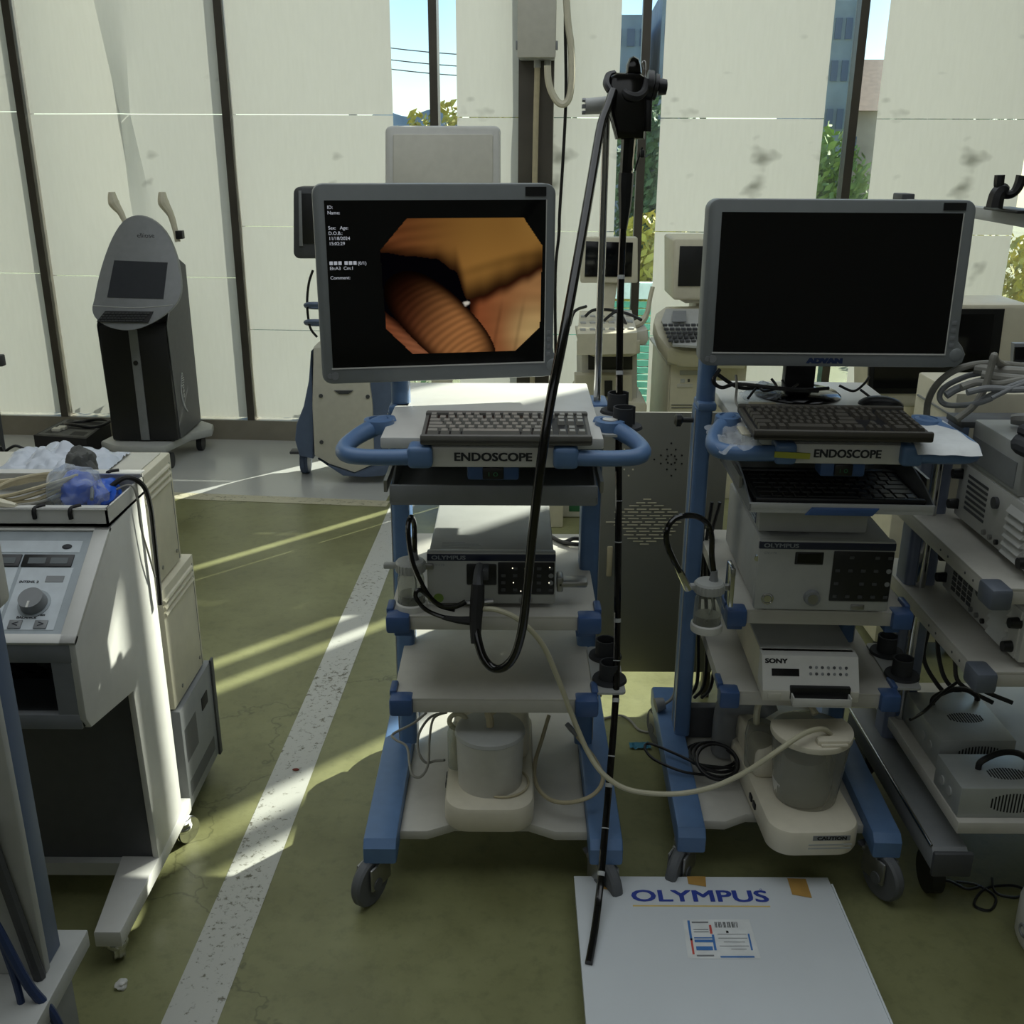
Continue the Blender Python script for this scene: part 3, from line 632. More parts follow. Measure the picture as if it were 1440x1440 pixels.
# ================================================================ keyboards
def keyboard(name, label, loc, rz, w, d, rows, mcase, mkey, tilt=R(5), kh=.010, extra=None):
    t = thing(name, label, 'keyboard', loc, rz); tm = Matrix.Rotation(tilt, 4, 'X')
    q = MB(); q.box(-w/2, w/2, 0, d, 0, .014, .004, mtx=tm); q.box(-w/2, w/2, 0, .012, -.001, .02, .004, mtx=tm); q.box(-w/2, w/2, d-.016, d, 0, .02, .004, mtx=tm)
    if tilt: q.prism([(.01, 0), (d*math.cos(tilt)-.004, d*math.sin(tilt)), (d*math.cos(tilt)-.004, -.0), (.01, -.0)], -w/2+.006, w/2-.006, 'yz')
    q.build('case', M[mcase], t)
    MB().box(-w/2+.008, w/2-.008, .015, d-.018, .013, .0152, mtx=tm).build('key_well', M['black'], t)
    me = {}
    y0, y1 = .017, d-.020; n = len(rows); kd = (y1-y0)/n
    for i, row in enumerate(rows):
        W2 = sum(abs(k) for k in row); u = (w-.020)/W2; x = -w/2+.010
        for k in row:
            kw = abs(k)*u
            if k > 0:
                key = (round(kw, 4), round(kd, 4))
                if key not in me:
                    q = MB(); a, b_, g = kw-.0034, kd-.0036, .0022
                    q.hexa([(-a/2, -b_/2, 0), (a/2, -b_/2, 0), (a/2, b_/2, 0), (-a/2, b_/2, 0), (-a/2+g, -b_/2+g, kh), (a/2-g, -b_/2+g, kh), (a/2-g, b_/2-g*.6, kh), (-a/2+g, b_/2-g*.6, kh)])
                    o = q.build('key', M[mkey], None); me[key] = o.data; first = o
                else:
                    first = bpy.data.objects.new('key', me[key]); C.objects.link(first)
                first.parent = t; first.matrix_basis = tm @ Matrix.Translation((x+kw/2, y0+kd*(i+.5), .014))
            x += kw
    return t
# negative widths are gaps; rows run from the front edge to the back
KL = [[1.4, 1.1, 1.2, 6.2, 1.2, 1.1, 1.2, -.4, 1, 1, 1], [2.2]+[1]*9+[2.2, -.4, -1, 1, -1], [1.8]+[1]*10+[1.6, -.4, -3], [1.5]+[1]*10+[1.9, -.4, 1, 1, 1], [1]*12+[1.4, -.4, 1, 1, 1], [1, -1, 1, 1, 1, 1, -.4, 1, 1, 1, 1, -.4, 1, 1, 1, 1, -.2, 1, 1, 1]]
keyboard('keyboard', 'grey keyboard with black keys on the table below the lit monitor', (-.012, 1.918, 1.054), R(0), .335, .160, [r[:] for r in KL], 'keyl', 'key', R(4), .009)
KR = [[1.4, 1.1, 1.3, 6, 1.3, 1.1, 1.4, -.3, 1, 1, 1, -.3, 2, 1, 1], [2.3]+[1]*8+[2.7, -.3, -1, 1, -1, -.3, 1, 1, 1, 1], [1.8]+[1]*9+[2.4, -.3, -3, -.3, 1, 1, 1, 1], [1.5]+[1]*9+[2.0, -.3, 1, 1, 1, -.3, 1, 1, 1, 1], [1]*11+[1.6, -.3, 1, 1, 1, -.3, 1, 1, 1, 1], [1, -1, 1, 1, 1, 1, -.5, 1, 1, 1, 1, -.5, 1, 1, 1, 1, -.3, 1, 1, 1, -4.3]]
keyboard('keyboard', 'dark keyboard on the table in front of the blank monitor', (.642, 1.918, 1.066), R(-2.5), .345, .205, KR, 'keyd', 'keyd', R(1.2), .009)
KD = [[1.2, 1, 1, 1.2, 4.6, 1.2, 1, 1, 1, 1], [2]+[1]*10+[2], [1.7]+[1]*10+[2.3], [1.4]+[1]*11+[1.6], [1]*13+[1], [.93]*15]
keyboard('keyboard', 'slim black keyboard lying in the pulled-out drawer', MR @ Vector((.0, -.06, .909)), RR, .345, .205, KD, 'black', 'keyb', R(1.0), .004)
M['ink2'] = mat('dark_navy_strip', '#1a2138', .4)
# ================================================================ equipment on the carts
def processor(name, label, loc, rz, w, h, d, kind):
    t = thing(name, label, 'video processor', loc, rz)            # local: front at y = 0, z = 0 at the feet
    q = MB(); q.box(-w/2+.004, w/2-.004, .004, d, .012, h-.003, .006); hs = q.build('housing', M['greyw'], t)
    q = MB(); q.box(-w/2, w/2, -.006, .016, .010, h, .005); fp = q.build('front_panel', M['greyw'], t)
    q = MB(); q.box(-w/2+.0005, w/2-.0005, -.0068, .01, h-.021, h-.004, .002); q.build('top_strip', M['ink2'], fp)
    text('lettering', 'OLYMPUS', .0125, front(-w/2+.010, -.0072, h-.0165), 'ltext', fp, 1.35, .0004)
    text('lettering', 'CV-170', .0072, front(-w/2+.012, -.0065, h-.032), 'ltext', fp, 1.2)
    q = MB(); x0 = w*.05; q.box(x0, w/2-.003, -.0072, -.004, .034, h-.022, .003); cp = q.build('control_panel', M['black'], fp)
    rnd = random.Random(3)
    for i in range(5):
        for j in range(4):
            x = x0+.012+(w/2-x0-.022)*i/4; z = .045+(h-.022-.060)*j/3
            if (i, j) in ((1, 1), (0, 3), (2, 3)): continue
            q = MB()
            if i == 4 and j in (1, 2): q.cyl((x, -.0074, z), (x, -.0068, z), .0055, n=14); q.build('button', M['grey'], cp)
            else: q.box(x-.0048, x+.0048, -.0075, -.007, z-.0035, z+.0035, .001); q.build('button', M['dgrey'], cp)
    q = MB(); q.box(w*.22, w*.32, -.009, -.004, .014, .026, .002); q.build('latch', M['steel'], fp)
    for sx in (-1, 1):
        for y in (.03, d-.04): MB().cyl((sx*(w/2-.03), y, 0), (sx*(w/2-.03), y, .013), .012).build('foot', M['black'], t)
    q = MB()
    for k in range(4): q.box(-w/2+.03, -w/2+.03+(.06, .085, .08, .05)[k], .03+.009*k, .0335+.009*k, h-.0032, h-.0028)
    q.build('top_print', M['grey'], hs)
    if kind == 'socket':
        q = MB(); q.box(-.054, .012, -.0078, -.003, h*.42, h-.026, .004); q.build('connector_socket', M['black'], fp)
        for x, z in ((x0+.032, h-.036), (x0+.034, .062), (w/2-.013, h-.034), (w/2-.014, .062), (x0+.050, .042)): MB().cyl((x, -.0078, z), (x, -.007, z), .0013, n=8).build('lit_lamp', M['led'], cp)
        MB().cyl((-w/2+.024, -.0066, .024), (-w/2+.024, -.006, .024), .011).build('sticker', M['lime'], fp)
    else:
        q = MB(); q.box(-w*.23, -w*.02, -.0076, -.004, h-.055, h-.026, .002); q.build('lcd', M['black'], fp)
        MB().box(-w*.21, -w*.04, -.0079, -.0074, h-.051, h-.030).build('display', M['screen'], fp)
        q = MB(); q.cyl((-.032+.01, -.018, .042), (-.032+.01, -.004, .042), .0165, .018); q.build('dial', M['grey'], fp); MB().cyl((-.022, -.0195, .042), (-.022, -.0175, .042), .011, n=20).build('dial_cap', M['steel'], fp)
        q = MB(); q.torus((-w/2+.028, -.0065, .036), .0115, .0022, (0, 1, 0)); q.cyl((-w/2+.028, -.0075, .036), (-w/2+.028, -.005, .036), .008); q.build('power_button', M['chrome'], fp)
        MB().cyl((-w/2-.001, -.003, h-.045), (-w/2+.004, .012, h-.045), .006).build('side_latch', M['chrome'], t)
    return t
processor('video_processor', 'grey video processor with a scope plug in its socket, second shelf of the left cart', (-.044, 2.045, .650), 0, .278, .132, .36, 'socket')
processor('video_processor', 'grey video processor with a round dial, second shelf of the right cart', MR @ Vector((-.004, -.015, .650)), RR, .288, .172, .40, 'dial')
# unit stacked on the right processor
t = thing('stacked_unit', 'low grey unit with perforated side standing on the right processor, under the drawer', 'medical unit', MR @ Vector((-.03, .015, .8225)), RR)
MB().box(-.115, .115, 0, .33, .004, .076, .004).build('housing', M['greyw'], t)
q = MB(); q.torus((.01, -.001, .05), .007, .0012, (0, 1, 0)); q.build('round_button', M['chrome'], t)
pf = MB().box(-.1155, -.1148, .03, .17, .012, .066).build('vent_panel', M['bcable'], t)
for i in range(12):
    for j in range(6): MB().box(-.1166, -.1154, .035+.011*i, .0415+.011*i, .015+.0085*j, .0205+.0085*j).build('vent_hole', M['panelw'], pf)
for sx in (-1, 1): MB().cyl((sx*.09, .03, 0), (sx*.09, .03, .006), .008).build('foot', M['black'], t)
# things lying about the left processor
solo('plug_loop', MB().tube([(.13, 2.42, .656), (.17, 2.40, .66), (.2, 2.42, .66), (.16, 2.435, .662), (.13, 2.425, .656), (.1, 2.47, .655)], .0055), 'cable', 'short black cable bundle on the shelf behind the left processor', 'cable')
q = MB(); q.box(.098, .165, 2.035, 2.075, .70, .716, .006); q.box(.098, .112, 2.035, 2.075, .69, .725, .004)
solo('tubing_clip', q, 'steel', 'steel clip on the right side of the left processor', 'clip')

# scope plug, endoscope and its cords
B = Vector((.2, 2.25, 1.0)); t = thing('endoscope', 'black flexible endoscope hanging from the pole of the left cart', 'endoscope', B)
q = MB(); y = 2.31
def pt(px, py, dy=0): return at(px, py, y+dy)
def slab(pts, y0, y1, bev=.004, mb=None):         # outline on the plane y, thickened
    mb = mb or MB(); pl = [(p.x, p.z) for p in [at(a, b_, (y0+y1)/2) for a, b_ in pts]]; return mb.prism(pl, y0, y1, 'xz', bev)
slab([(856, 125), (858, 108), (866, 103), (898, 103), (907, 110), (908, 150), (905, 196), (866, 196), (862, 180), (857, 162), (853, 140)], 2.285, 2.335, .010).build('control_body', M['gblack'], t, world=True)
bp_ = slab([(880, 104), (881, 92), (885, 82), (891, 79), (898, 83), (901, 92), (902, 104)], 2.295, 2.33, .010); bp_.build('valve_boot', M['gblack'], t, world=True)
q = MB(); q.tube([pt(858, 128, -.03), pt(853, 118, -.02), pt(856, 107, 0), pt(864, 104, .01)], .008); q.build('strap_ring', M['black'], t, world=True)
q = MB(); q.tube([pt(878, 128, -.03), pt(884, 134, -.045), pt(896, 136, -.045), pt(906, 128, -.03), pt(909, 112, -.02)], .008, rr=[.006, .009, .009, .008, .006]); q.build('hook_bracket', M['blackm'], t, world=True)
kn = MB()
for (a, r_, x0, x1) in ((0, .030, 909, 917), (0, .026, 919, 924)):
    kn.cyl(at(x0, 120 if r_ > .028 else 122, y), at(x1, 121 if r_ > .028 else 123, y), r_, n=18)
kn.cyl(at(905, 121, y), at(938, 122, y), .009); kn.build('angulation_wheel', M['black'], t, world=True)
MB().cyl(at(926, 122, y), at(937, 122.5, y), .0175, .015, n=14).build('end_knob', M['black'], t, world=True)
slab([(907, 130), (917, 131), (915, 185), (907, 185)], 2.30, 2.325, .003).build('side_bar', M['black'], t, world=True)
q = MB(); q.tube([pt(905, 98, -.01), pt(903, 88, -.01), pt(907, 86, -.01), pt(908, 96, -.01), pt(907, 110, -.01), pt(909, 125, -.012), pt(908, 150, -.012), pt(906, 196, -.01)], .0014, n=6); q.build('hanging_wire', M['chrome'], t, world=True)
q = MB(); q.tube([pt(884, 196), pt(881, 240), pt(881, 262)], .0155, sub=3, rr=[.0155, .014, .014]); q.build('grip_boot', M['gblack'], t, world=True)
q = MB(); q.tube([pt(881, 243), pt(880, 262), pt(879, 290), pt(876, 325)], .016, sub=4, rr=[.0165, .0165, .0135, .0075]); q.build('bend_guard', M['black'], t, world=True)
q = MB(); q.tube([pt(893, 240), pt(901, 212), pt(904, 208)], .0022, sub=2); q.box(pt(900, 214).x, pt(906, 214).x, y-.01, y+.01, pt(0, 217).z, pt(0, 206).z, .002); q.build('biopsy_port', M['black'], t, world=True)
ins = [(876, 322, 2.31), (873, 400, 2.29), (871.5, 480, 2.27), (871, 560, 2.24), (870, 640, 2.21), (870, 720, 2.18), (869, 800, 2.15), (868, 880, 2.115), (867, 940, 2.07), (866, 980, 2.03), (861, 1050, 1.985), (855, 1120, 1.93), (849, 1190, 1.86), (843, 1255, 1.79), (836, 1310, 1.70)]
tip = gz(828, 1355, .066)
ip = ats(ins)+[tip]
q = MB(); q.tube(ip, .0080, n=10, sub=6); it = q.build('insertion_tube', M['gblack'], t, world=True)
for px, py in ((873, 389.5), (871, 524), (870, 704), (869, 762), (868, 872), (866, 985), (864.5, 929), (859.5, 1063), (856.5, 1104), (851.5, 1165), (846, 1229)):
    best = min(range(len(ip)-1), key=lambda i: abs((ins[i][1]+(ins[i+1][1] if i+1 < len(ins) else 1355))/2-py))
    a, c = ip[best], ip[best+1]; ya = ins[best][1]; yb = ins[best+1][1] if best+1 < len(ins) else 1355
    p = a+(c-a)*((py-ya)/(yb-ya)); dd = (c-a).normalized(); L = .0045 if py in (389.5, 524, 985, 1104, 1229, 872) else .0012
    MB().cyl(p-dd*L, p+dd*L, .0083, n=10).build('depth_mark', M['mark'], it, world=True)
un = [(862, 128, 2.28), (854, 152, 2.25), (845, 178, 2.22), (834, 240, 2.15), (822, 310, 2.07), (806, 400, 1.98), (789, 490, 1.905), (773, 570, 1.865), (761, 650, 1.845), (750, 740, 1.85), (743, 810, 1.86), (735, 880, 1.875), (724, 920, 1.885), (709, 938, 1.89), (693, 939, 1.90), (680, 925, 1.91), (672, 900, 1.925), (669, 878, 1.94)]
MB().tube(ats(un), .0095, n=12, sub=6).build('universal_cord', M['gblack'], t, world=True)
y = 1.955
q = MB(); q.tube([pt(669, 905, -.03), pt(669, 870, -.01), pt(671, 845), pt(672, 822, .01)], .016, sub=4, rr=[.0100, .0135, .0150, .0140]); pc = q.build('plug_body', M['blackm'], t, world=True)
q = MB(); q.tube([pt(672, 826, .01), pt(672, 810, .03), pt(675, 796, .06)], .013, sub=3, rr=[.012, .010, .010]); q.box(pt(662, 0).x, pt(684, 0).x, 1.995, 2.035, at(0, 812, 2.0).z, at(0, 797, 2.0).z, .003); q.build('plug_head', M['dgrey'], t, world=True)
MB().tube([(.0-.037, 1.96, at(0, 843, 1.955).z), (-.09, 1.965, at(0, 847, 1.955).z), (-.105, 1.965, at(0, 847, 1.955).z)], .006, sub=2).build('water_port', M['steel'], t, world=True)
wt = [(655, 846, 1.955), (640, 853, 1.95), (620, 852, 1.955), (603, 838, 1.96), (590, 815, 1.965), (580, 790, 1.97), (575, 762, 1.98), (574, 738, 1.99), (578, 727, 2.0), (582, 735, 2.015), (583, 755, 2.03), (583, 772, 2.035)]
# water bottle on the left shelf
BL = Vector((-.218, 2.04, .650))
def bottle(name, label, loc, sc=1.0, rz=0.0, foot=True):
    b = thing(name, label, 'bottle', loc, rz)
    q = MB(); q.lathe([(.030, .002), (.030, .02), (.029, .07), (.025, .085), (.022, .092)], n=24); q.build('jar', M['clear'], b, recalc=True)
    MB().cyl((0, 0, .004), (0, 0, .035), .0275).build('water', M['smoke'], b)
    q = MB(); q.lathe([(0, -.002), (.034, -.002), (.035, .004), (.034, .014), (.031, .017), (.030, .010)], n=24); q.build('base_ring', M['white'], b)
    q = MB(); q.lathe([(.0225, .088), (.031, .088), (.032, .09), (.032, .108), (.029, .112), (.012, .115), (0, .115)], n=24)
    for k in range(24): a = k*PI/12; q.box(.031, .0335, -.0015, .0015, .09, .107, mtx=Matrix.Rotation(a, 4, 'Z'))
    cp = q.build('screw_cap', M['greyw'], b)
    q = MB(); q.tube([(.008, 0, .112), (.008, 0, .125), (.008, 0, .138)], .010, sub=1, rr=[.011, .0085, .0075]); q.build('hose_nozzle', M['grey'], cp)
    q = MB(); q.box(-.058, -.028, -.008, .008, .094, .106, .003); q.build('cap_tab', M['greyw'], cp)
    q = MB(); q.box(.028, .05, -.006, .006, .092, .106, .003); q.build('hanger_lug', M['steel'], cp)
    MB().tube([(.005, 0, .09), (.01, 0, .05), (-.008, 0, .012)], .002, n=6).build('dip_tube', M['greyw'], b)
    return b
bl = bottle('water_bottle', 'clear water bottle with grey cap at the front left of the left cart shelf', BL)
q = MB(); q.tube(ats(wt)+[(BL.x+.008, BL.y, .784)], .0056, n=10); q.build('water_hose', M['gblack'], bl, world=True)
MB().tube([at(*p) for p in [(655, 872, 1.95), (625, 868, 1.95), (600, 858, 1.95), (586, 843, 1.95), (585, 833, 1.955), (592, 830, 1.96), (604, 840, 1.96), (618, 852, 1.965), (640, 858, 1.96)]], .0048, n=8).build('loop_hose', M['gblack'], t, world=True)
MB().tube([at(*p) for p in [(664, 873, 1.95), (645, 872, 1.95), (622, 868, 1.95)]], .009, sub=3, rr=[.011, .008, .005]).build('hose_boot', M['blackm'], t, world=True)
# bottle hanging at the left of the right cart
BR = at(993, 884, 2.02); b2 = bottle('water_bottle', 'clear water bottle hanging left of the right cart, arched black hose', BR)
q = MB(); q.tube([BR+Vector((.008, 0, .13))]+ats([(1001, 780, 2.02), (1001, 756, 2.02), (996, 738, 2.02), (982, 727, 2.0), (963, 725, 1.98), (947, 731, 1.97), (938, 745, 1.96), (938, 765, 1.96), (946, 785, 1.965), (956, 804, 1.98)]), .0062, n=10); q.build('water_hose', M['gblack'], b2, world=True)
MB().tube(ats([(955, 802, 1.98), (963, 818, 1.985), (968, 828, 1.99)]), .008, sub=2, rr=[.007, .008, .009]).build('hose_plug', M['chrome'], b2, world=True)
q = MB(); q.box(BR.x+.04, BR.x+.05, BR.y-.02, BR.y+.03, BR.z+.06, BR.z+.15, .002); q.build('hanger_bracket', M['chrome'], b2, world=True)

# suction pumps on the base shelves
def pump(name, label, loc, rz, kind):
    t = thing(name, label, 'suction pump', loc, rz)
    q = MB(); q.prism(rrect(-.102, .102, 0, .44, .055, 8), 0, .066, 'xy', .012); bs = q.build('base', M['pump'], t)
    q = MB(); q.box(-.092, .092, .20, .43, .06, .15, .02, 3)
    q.build('motor_cover', M['pump'], t)
    if kind == 'silver':
        q = MB(); q.lathe([(0, .20), (.076, .20), (.080, .196), (.078, .19), (.074, .06), (.07, .052), (0, .052)], (0, .115, 0), 40); q.build('canister', M['jarfill'], t)
        q = MB(); q.lathe([(0, .209), (.070, .209), (.079, .204), (.081, .196), (.078, .192)], (0, .115, 0), 40); ld = q.build('lid', M['greyw'], t)
        q = MB(); q.tube([(0, .115, .205), (0, .115, .225), (-.005, .12, .245)], .009, sub=2); q.tube([(0, .115, .24), (.02, .13, .246)], .006, sub=1); q.build('spout', M['beige'], ld)
        q = MB(); q.lathe([(0, .02), (.02, .02), (.021, .11), (.016, .13), (0, .135)], (-.08, .15, .06), 18); q.build('side_jar', M['clear'], t)
        q = MB(); q.torus((-.075, .15, .20), .02, .006, (0, 1, 0)); q.build('filter_ring', M['tubew'], t)
        q = MB(); q.torus((.03, .10, .07), .06, .003); q.build('rim', M['beige'], bs)
    else:
        cy = .14
        q = MB(); q.lathe([(0, .062), (.066, .062), (.070, .068), (.074, .10), (.087, .225), (.089, .23)], (.01, cy, 0), 40); q.build('canister', M['smoke'], t)
        q = MB(); q.lathe([(0, .069), (.06, .069), (.066, .11), (.045, .17), (.0, .175)], (.0, cy, 0), 30); q.build('backlight_insert', M['jarfill'], t)  # pale insert added so the clear jar looks backlit
        q = MB(); n = 30; pts = [(.01+.09*math.cos(R(-205+230*k/n)), cy+.09*math.sin(R(-205+230*k/n))) for k in range(n+1)]; q.prism(pts, .225, .240, 'xy', .002); ld = q.build('lid', M['pump'], t)
        q = MB(); q.lathe([(0, .238), (.075, .238), (.088, .232), (.09, .226)], (.01, cy, 0), 40); q.build('lid_dome', M['smoke'], ld)
        q = MB(); q.box(-.0, .07, cy-.075, cy-.052, .238, .252, .004); q.box(0.005, .065, cy-.082, cy-.074, .238, .246, .003); q.build('clip', M['pump'], ld)
        q = MB(); q.lathe([(0, .02), (.03, .02), (.034, .10), (.03, .13), (0, .135)], (-.075, .24, .06), 22); q.build('side_jar', M['smoke'], t)
        q = MB(); q.tube([(-.085, .24, .19), (-.085, .24, .24), (-.06, .245, .275), (.0, .23, .28), (.03, .18, .25)], .008); q.build('link_tube', M['tubew'], t)
        text('lettering', 'CAUTION', .012, front(.03, -.0006, .046), 'dark', bs, 1.2, .0006, 'CENTER')
        MB().box(-.012, .07, -.0004, .001, .044, .056).build('caution_label', M['grey'], bs)
        for k in range(2): MB().box(-.02, .075, -.0004, .001, .031-.009*k, .035-.009*k).build('label_line', M['greyw'], bs)
    for k in range(2): MB().box(-.106, -.1, .13+.03*k, .15+.03*k, .03, .045, .002).build('rocker_switch', M['black'], t)
    return t
pump('suction_pump', 'cream suction pump with a silver canister under the left cart', (-.048, 1.93, .142), 0, 'silver')
pump('suction_pump', 'cream suction pump with a clear jar and caution label under the right cart', (.668, 1.855, .142), R(2), 'clear')

# tubes and cords
q = MB(); q.tube(ats([(678, 856, 1.955), (700, 858, 1.945), (730, 872, 1.94), (762, 905, 1.95), (785, 955, 1.965), (806, 1010, 1.97), (828, 1060, 1.955), (850, 1090, 1.93), (880, 1109, 1.915), (920, 1116, 1.90), (965, 1115, 1.89), (1010, 1104, 1.90), (1055, 1082, 1.90), (1095, 1055, 1.90), (1130, 1032, 1.92), (1155, 1025, 1.95), (1168, 1033, 1.97), (1172, 1052, 1.98)]), .0058, n=10)
solo('suction_tube', q, 'tubew', 'milky suction tube sagging from the scope plug to the right suction pump', 'tube')
t = thing('drain_tube', 'tan tube looped on the base shelf right of the silver canister', 'tube', (.13, 2.1, .14))
q = MB(); q.tube(ats([(772, 1006, 2.25), (762, 1040, 2.2), (752, 1075, 2.12), (755, 1105, 2.06), (775, 1125, 2.0), (805, 1128, 1.97), (835, 1117, 1.97), (848, 1095, 2.0), (838, 1070, 2.06), (822, 1048, 2.1), (812, 1036, 2.12)]), .005, n=8); q.build('hose', M['beige'], t, world=True)
q = MB(); q.tube(ats([(812, 1036, 2.12), (803, 1025, 2.13), (797, 1018, 2.14)]), .006, sub=2, rr=[.004, .007, .006]); q.build('hose_end', M['grey'], t, world=True)
q = MB(); q.tube(ats([(600, 1002, 2.2), (580, 1018, 2.2), (553, 1032, 2.2), (556, 1040, 2.18), (572, 1050, 2.15), (576, 1075, 2.08), (580, 1090, 2.05), (592, 1092, 2.05), (602, 1075, 2.08), (604, 1040, 2.16), (610, 1010, 2.2), (628, 1002, 2.25)]), .0032, n=8)
q.tube(ats([(628, 1002, 2.25), (606, 1008, 2.22), (590, 1030, 2.18), (588, 1055, 2.12), (598, 1072, 2.1), (612, 1070, 2.1), (625, 1069, 2.08)]), .0032, n=8)
solo('looped_cable', q, 'gcable', 'grey power cord looped left of the silver canister', 'cable')
q = MB(); q.tube([gz(845, 1012, .005), gz(870, 1006, .005), gz(885, 1012, .005), gz(898, 1026, .005), gz(912, 1030, .005)], .0035)
solo('floor_cable', q, 'gcable', 'grey cord lying on the floor between the two carts', 'cable')

# printer on the third shelf of the right cart
t = thing('thermal_printer', 'white photo printer with open paper tray, third shelf of the right cart', 'printer', MR @ Vector((-.012, .0, .448)), RR)
MB().box(-.105, .105, .006, .36, .006, .098, .005).build('housing', M['cream'], t)
MB().box(-.103, .103, .02, .355, .094, .101, .004).build('top_cover', M['greyw'], t)
q = MB(); q.hexa([(-.105, -.05, .03), (.105, -.05, .03), (.105, .01, .03), (-.105, .01, .03), (-.105, -.012, .098), (.105, -.012, .098), (.105, .02, .098), (-.105, .02, .098)]); fp = q.build('front_panel', M['white'], t)
MB().box(-.105, .105, -.052, .01, .006, .032, .003).build('lower_front', M['offw'], t)
ft = Matrix.Translation((0, -.031, .064)) @ Matrix.Rotation(PI/2-R(29), 4, 'X')
text('lettering', 'SONY', .0135, ft @ Matrix.Translation((-.099, .022, .0006)), 'dark', fp, 1.35, .0007)
MB().box(-.085, -.025, -.006+.0, .010, -.0006, .0008, mtx=ft).build('display', M['screen'], fp)
for i in range(7):
    for j in range(2): MB().cyl(ft @ Vector((.0+.013*i, .014-.014*j, -.001)), ft @ Vector((.0+.013*i, .014-.014*j, .001)), .0034, n=10).build('button', M['grey' if (i+j) % 2 else 'dgrey'], fp)
MB().box(-.046, .085, -.054, -.02, .012, .042, .002).build('paper_slot', M['black'], t)
q = MB(); q.box(-.044, .083, -.075, -.072, .006, .026, .002); q.box(-.044, -.041, -.075, -.04, .006, .028); q.box(.080, .083, -.075, -.04, .006, .028); q.box(-.044, .083, -.075, -.04, .006, .010); q.build('paper_tray', M['white'], t)
MB().box(-.094, -.066, -.0535, -.05, .012, .026, .001).build('latch', M['offw'], t)

# monitor, cables, mouse on the right table
t = thing('stand_monitor', 'black flat monitor on a round black foot behind the wide blank monitor', 'monitor', MR @ Vector((-.01, .345, 1.05)), RR)
q = MB(); q.lathe([(0, 0), (.098, 0), (.10, .004), (.09, .012), (.05, .018), (.03, .022), (0, .022)], n=40); q.build('foot', M['gblack'], t)
q = MB(); q.box(-.036, .036, -.012, .02, .015, .26, .006); q.build('neck', M['black'], t)
q = MB(); q.prism(rrect(-.235, .275, .085, .40, .01), -.035, -.012, 'xz', .003); hs = q.build('housing', M['black'], t)
MB().box(-.225, .265, -.0365, -.034, .105, .39).build('screen', M['screen'], hs)
q = MB(); q.sph((0, 0, 0), .05, (.62, 1, .42)); bmesh.ops.delete(q.bm, geom=[v for v in q.bm.verts if v.co.z < -.004], context='VERTS')
o = solo('computer_mouse', q, 'black', 'black computer mouse behind the right end of the dark keyboard', 'mouse', loc=(0, 0, -.004)); o.location = gz(1238, 572, 1.051); o.rotation_euler = (0, 0, R(70))
t = thing('cable_bundle', 'tangle of black cables on the table under the wide blank monitor', 'cable', MR @ Vector((-.1, .3, 1.05)))
rnd = random.Random(5)
for k, pts in enumerate([[(1010, 527, 2.3), (1040, 545, 2.3), (1080, 545, 2.3), (1130, 548, 2.28), (1165, 546, 2.3)], [(1012, 520, 2.32), (1003, 535, 2.3), (1015, 545, 2.3), (1040, 540, 2.28), (1110, 548, 2.26), (1150, 550, 2.3)], [(1085, 533, 2.3), (1092, 545, 2.28), (1075, 550, 2.27), (1065, 545, 2.3), (1052, 560, 2.25)], [(1180, 542, 2.33), (1200, 550, 2.32), (1215, 540, 2.33), (1222, 530, 2.35)], [(1210, 548, 2.3), (1225, 560, 2.28), (1232, 572, 2.27)], [(1100, 535, 2.33), (1108, 548, 2.3), (1122, 540, 2.33)]]):
    MB().tube(ats(pts), .0045 if k < 2 else .003, n=8).build('cable', M['cable'], t, world=True)
MB().tube(ats([(1035, 528, 2.25), (1036, 545, 2.22), (1035, 565, 2.2), (1043, 578, 2.12)]), .0028, n=8).build('cable', M['gcable'], t, world=True)
q = MB(); rnd = random.Random(2)
q.grid(lambda u, v: Vector((.10*u-.05, .07*v-.035, .035*math.sin(PI*u)*math.sin(PI*v)+.008*noise.noise((u*7, v*7, 1)))), 14, 10)
o = solo('plastic_bag', q, 'bag', 'crumpled clear bag under the left part of the wide monitor', 'bag', loc=(0, 0, -.004), recalc=False); o.location = MR @ Vector((-.1, .30, 1.052))
o = solo('wood_block', box(-.03, .03, -.012, .012, 0, .014, .003), 'beige', 'small tan strip lying beside the cables under the wide monitor', 'strip', loc=(0, 0, 0)); o.location = MR @ Vector((-.12, .2, 1.051))
# wrapping on the right cart's handles
q = MB(); q.grid(lambda u, v: MR @ Vector((-.262+.085*u+.01*noise.noise((u*5, v*5, 3)), -.10+.20*v, 1.050+.012*noise.noise((u*4, v*6, 9))-.015*(1-u))), 12, 14)
solo('plastic_wrap', q, 'bag', 'torn clear plastic wrap over the left handle of the right cart', 'wrap', recalc=False)
q = MB(); q.box(-.185, -.115, -.0875, -.084, 1.022, 1.034); bmesh.ops.transform(q.bm, matrix=MR @ Matrix.Rotation(R(2), 4, 'Y') @ Matrix.Translation((.0, -.002, -.005)), verts=q.bm.verts[:])
solo('tape_strip', q, 'yel', 'yellow-green tape strip on the left handle of the right cart', 'tape')
q = MB(); q.grid(lambda u, v: MR @ Vector((.125+.125*u, -.105+.22*v, 1.0515+.004*noise.noise((u*3, v*4, 5))-.03*max(0, .12-v)*4*(v < .12)-.0*u)), 12, 16)
solo('paper_cover', q, 'paper', 'white paper laid over the right handle of the right cart', 'paper', recalc=False)
q = MB(); q.box(-.204, -.186, -.02, .04, 1.048, 1.052); q.box(-.204, -.186, -.024, -.02, 1.0, 1.052)
o = q.build('x', M['cream'], None); o.data.transform(MR); o.name = 'masking_tape'; tag(o, 'cream tape folded over the left corner of the right table', 'tape'); bpy.context.view_layer.update()

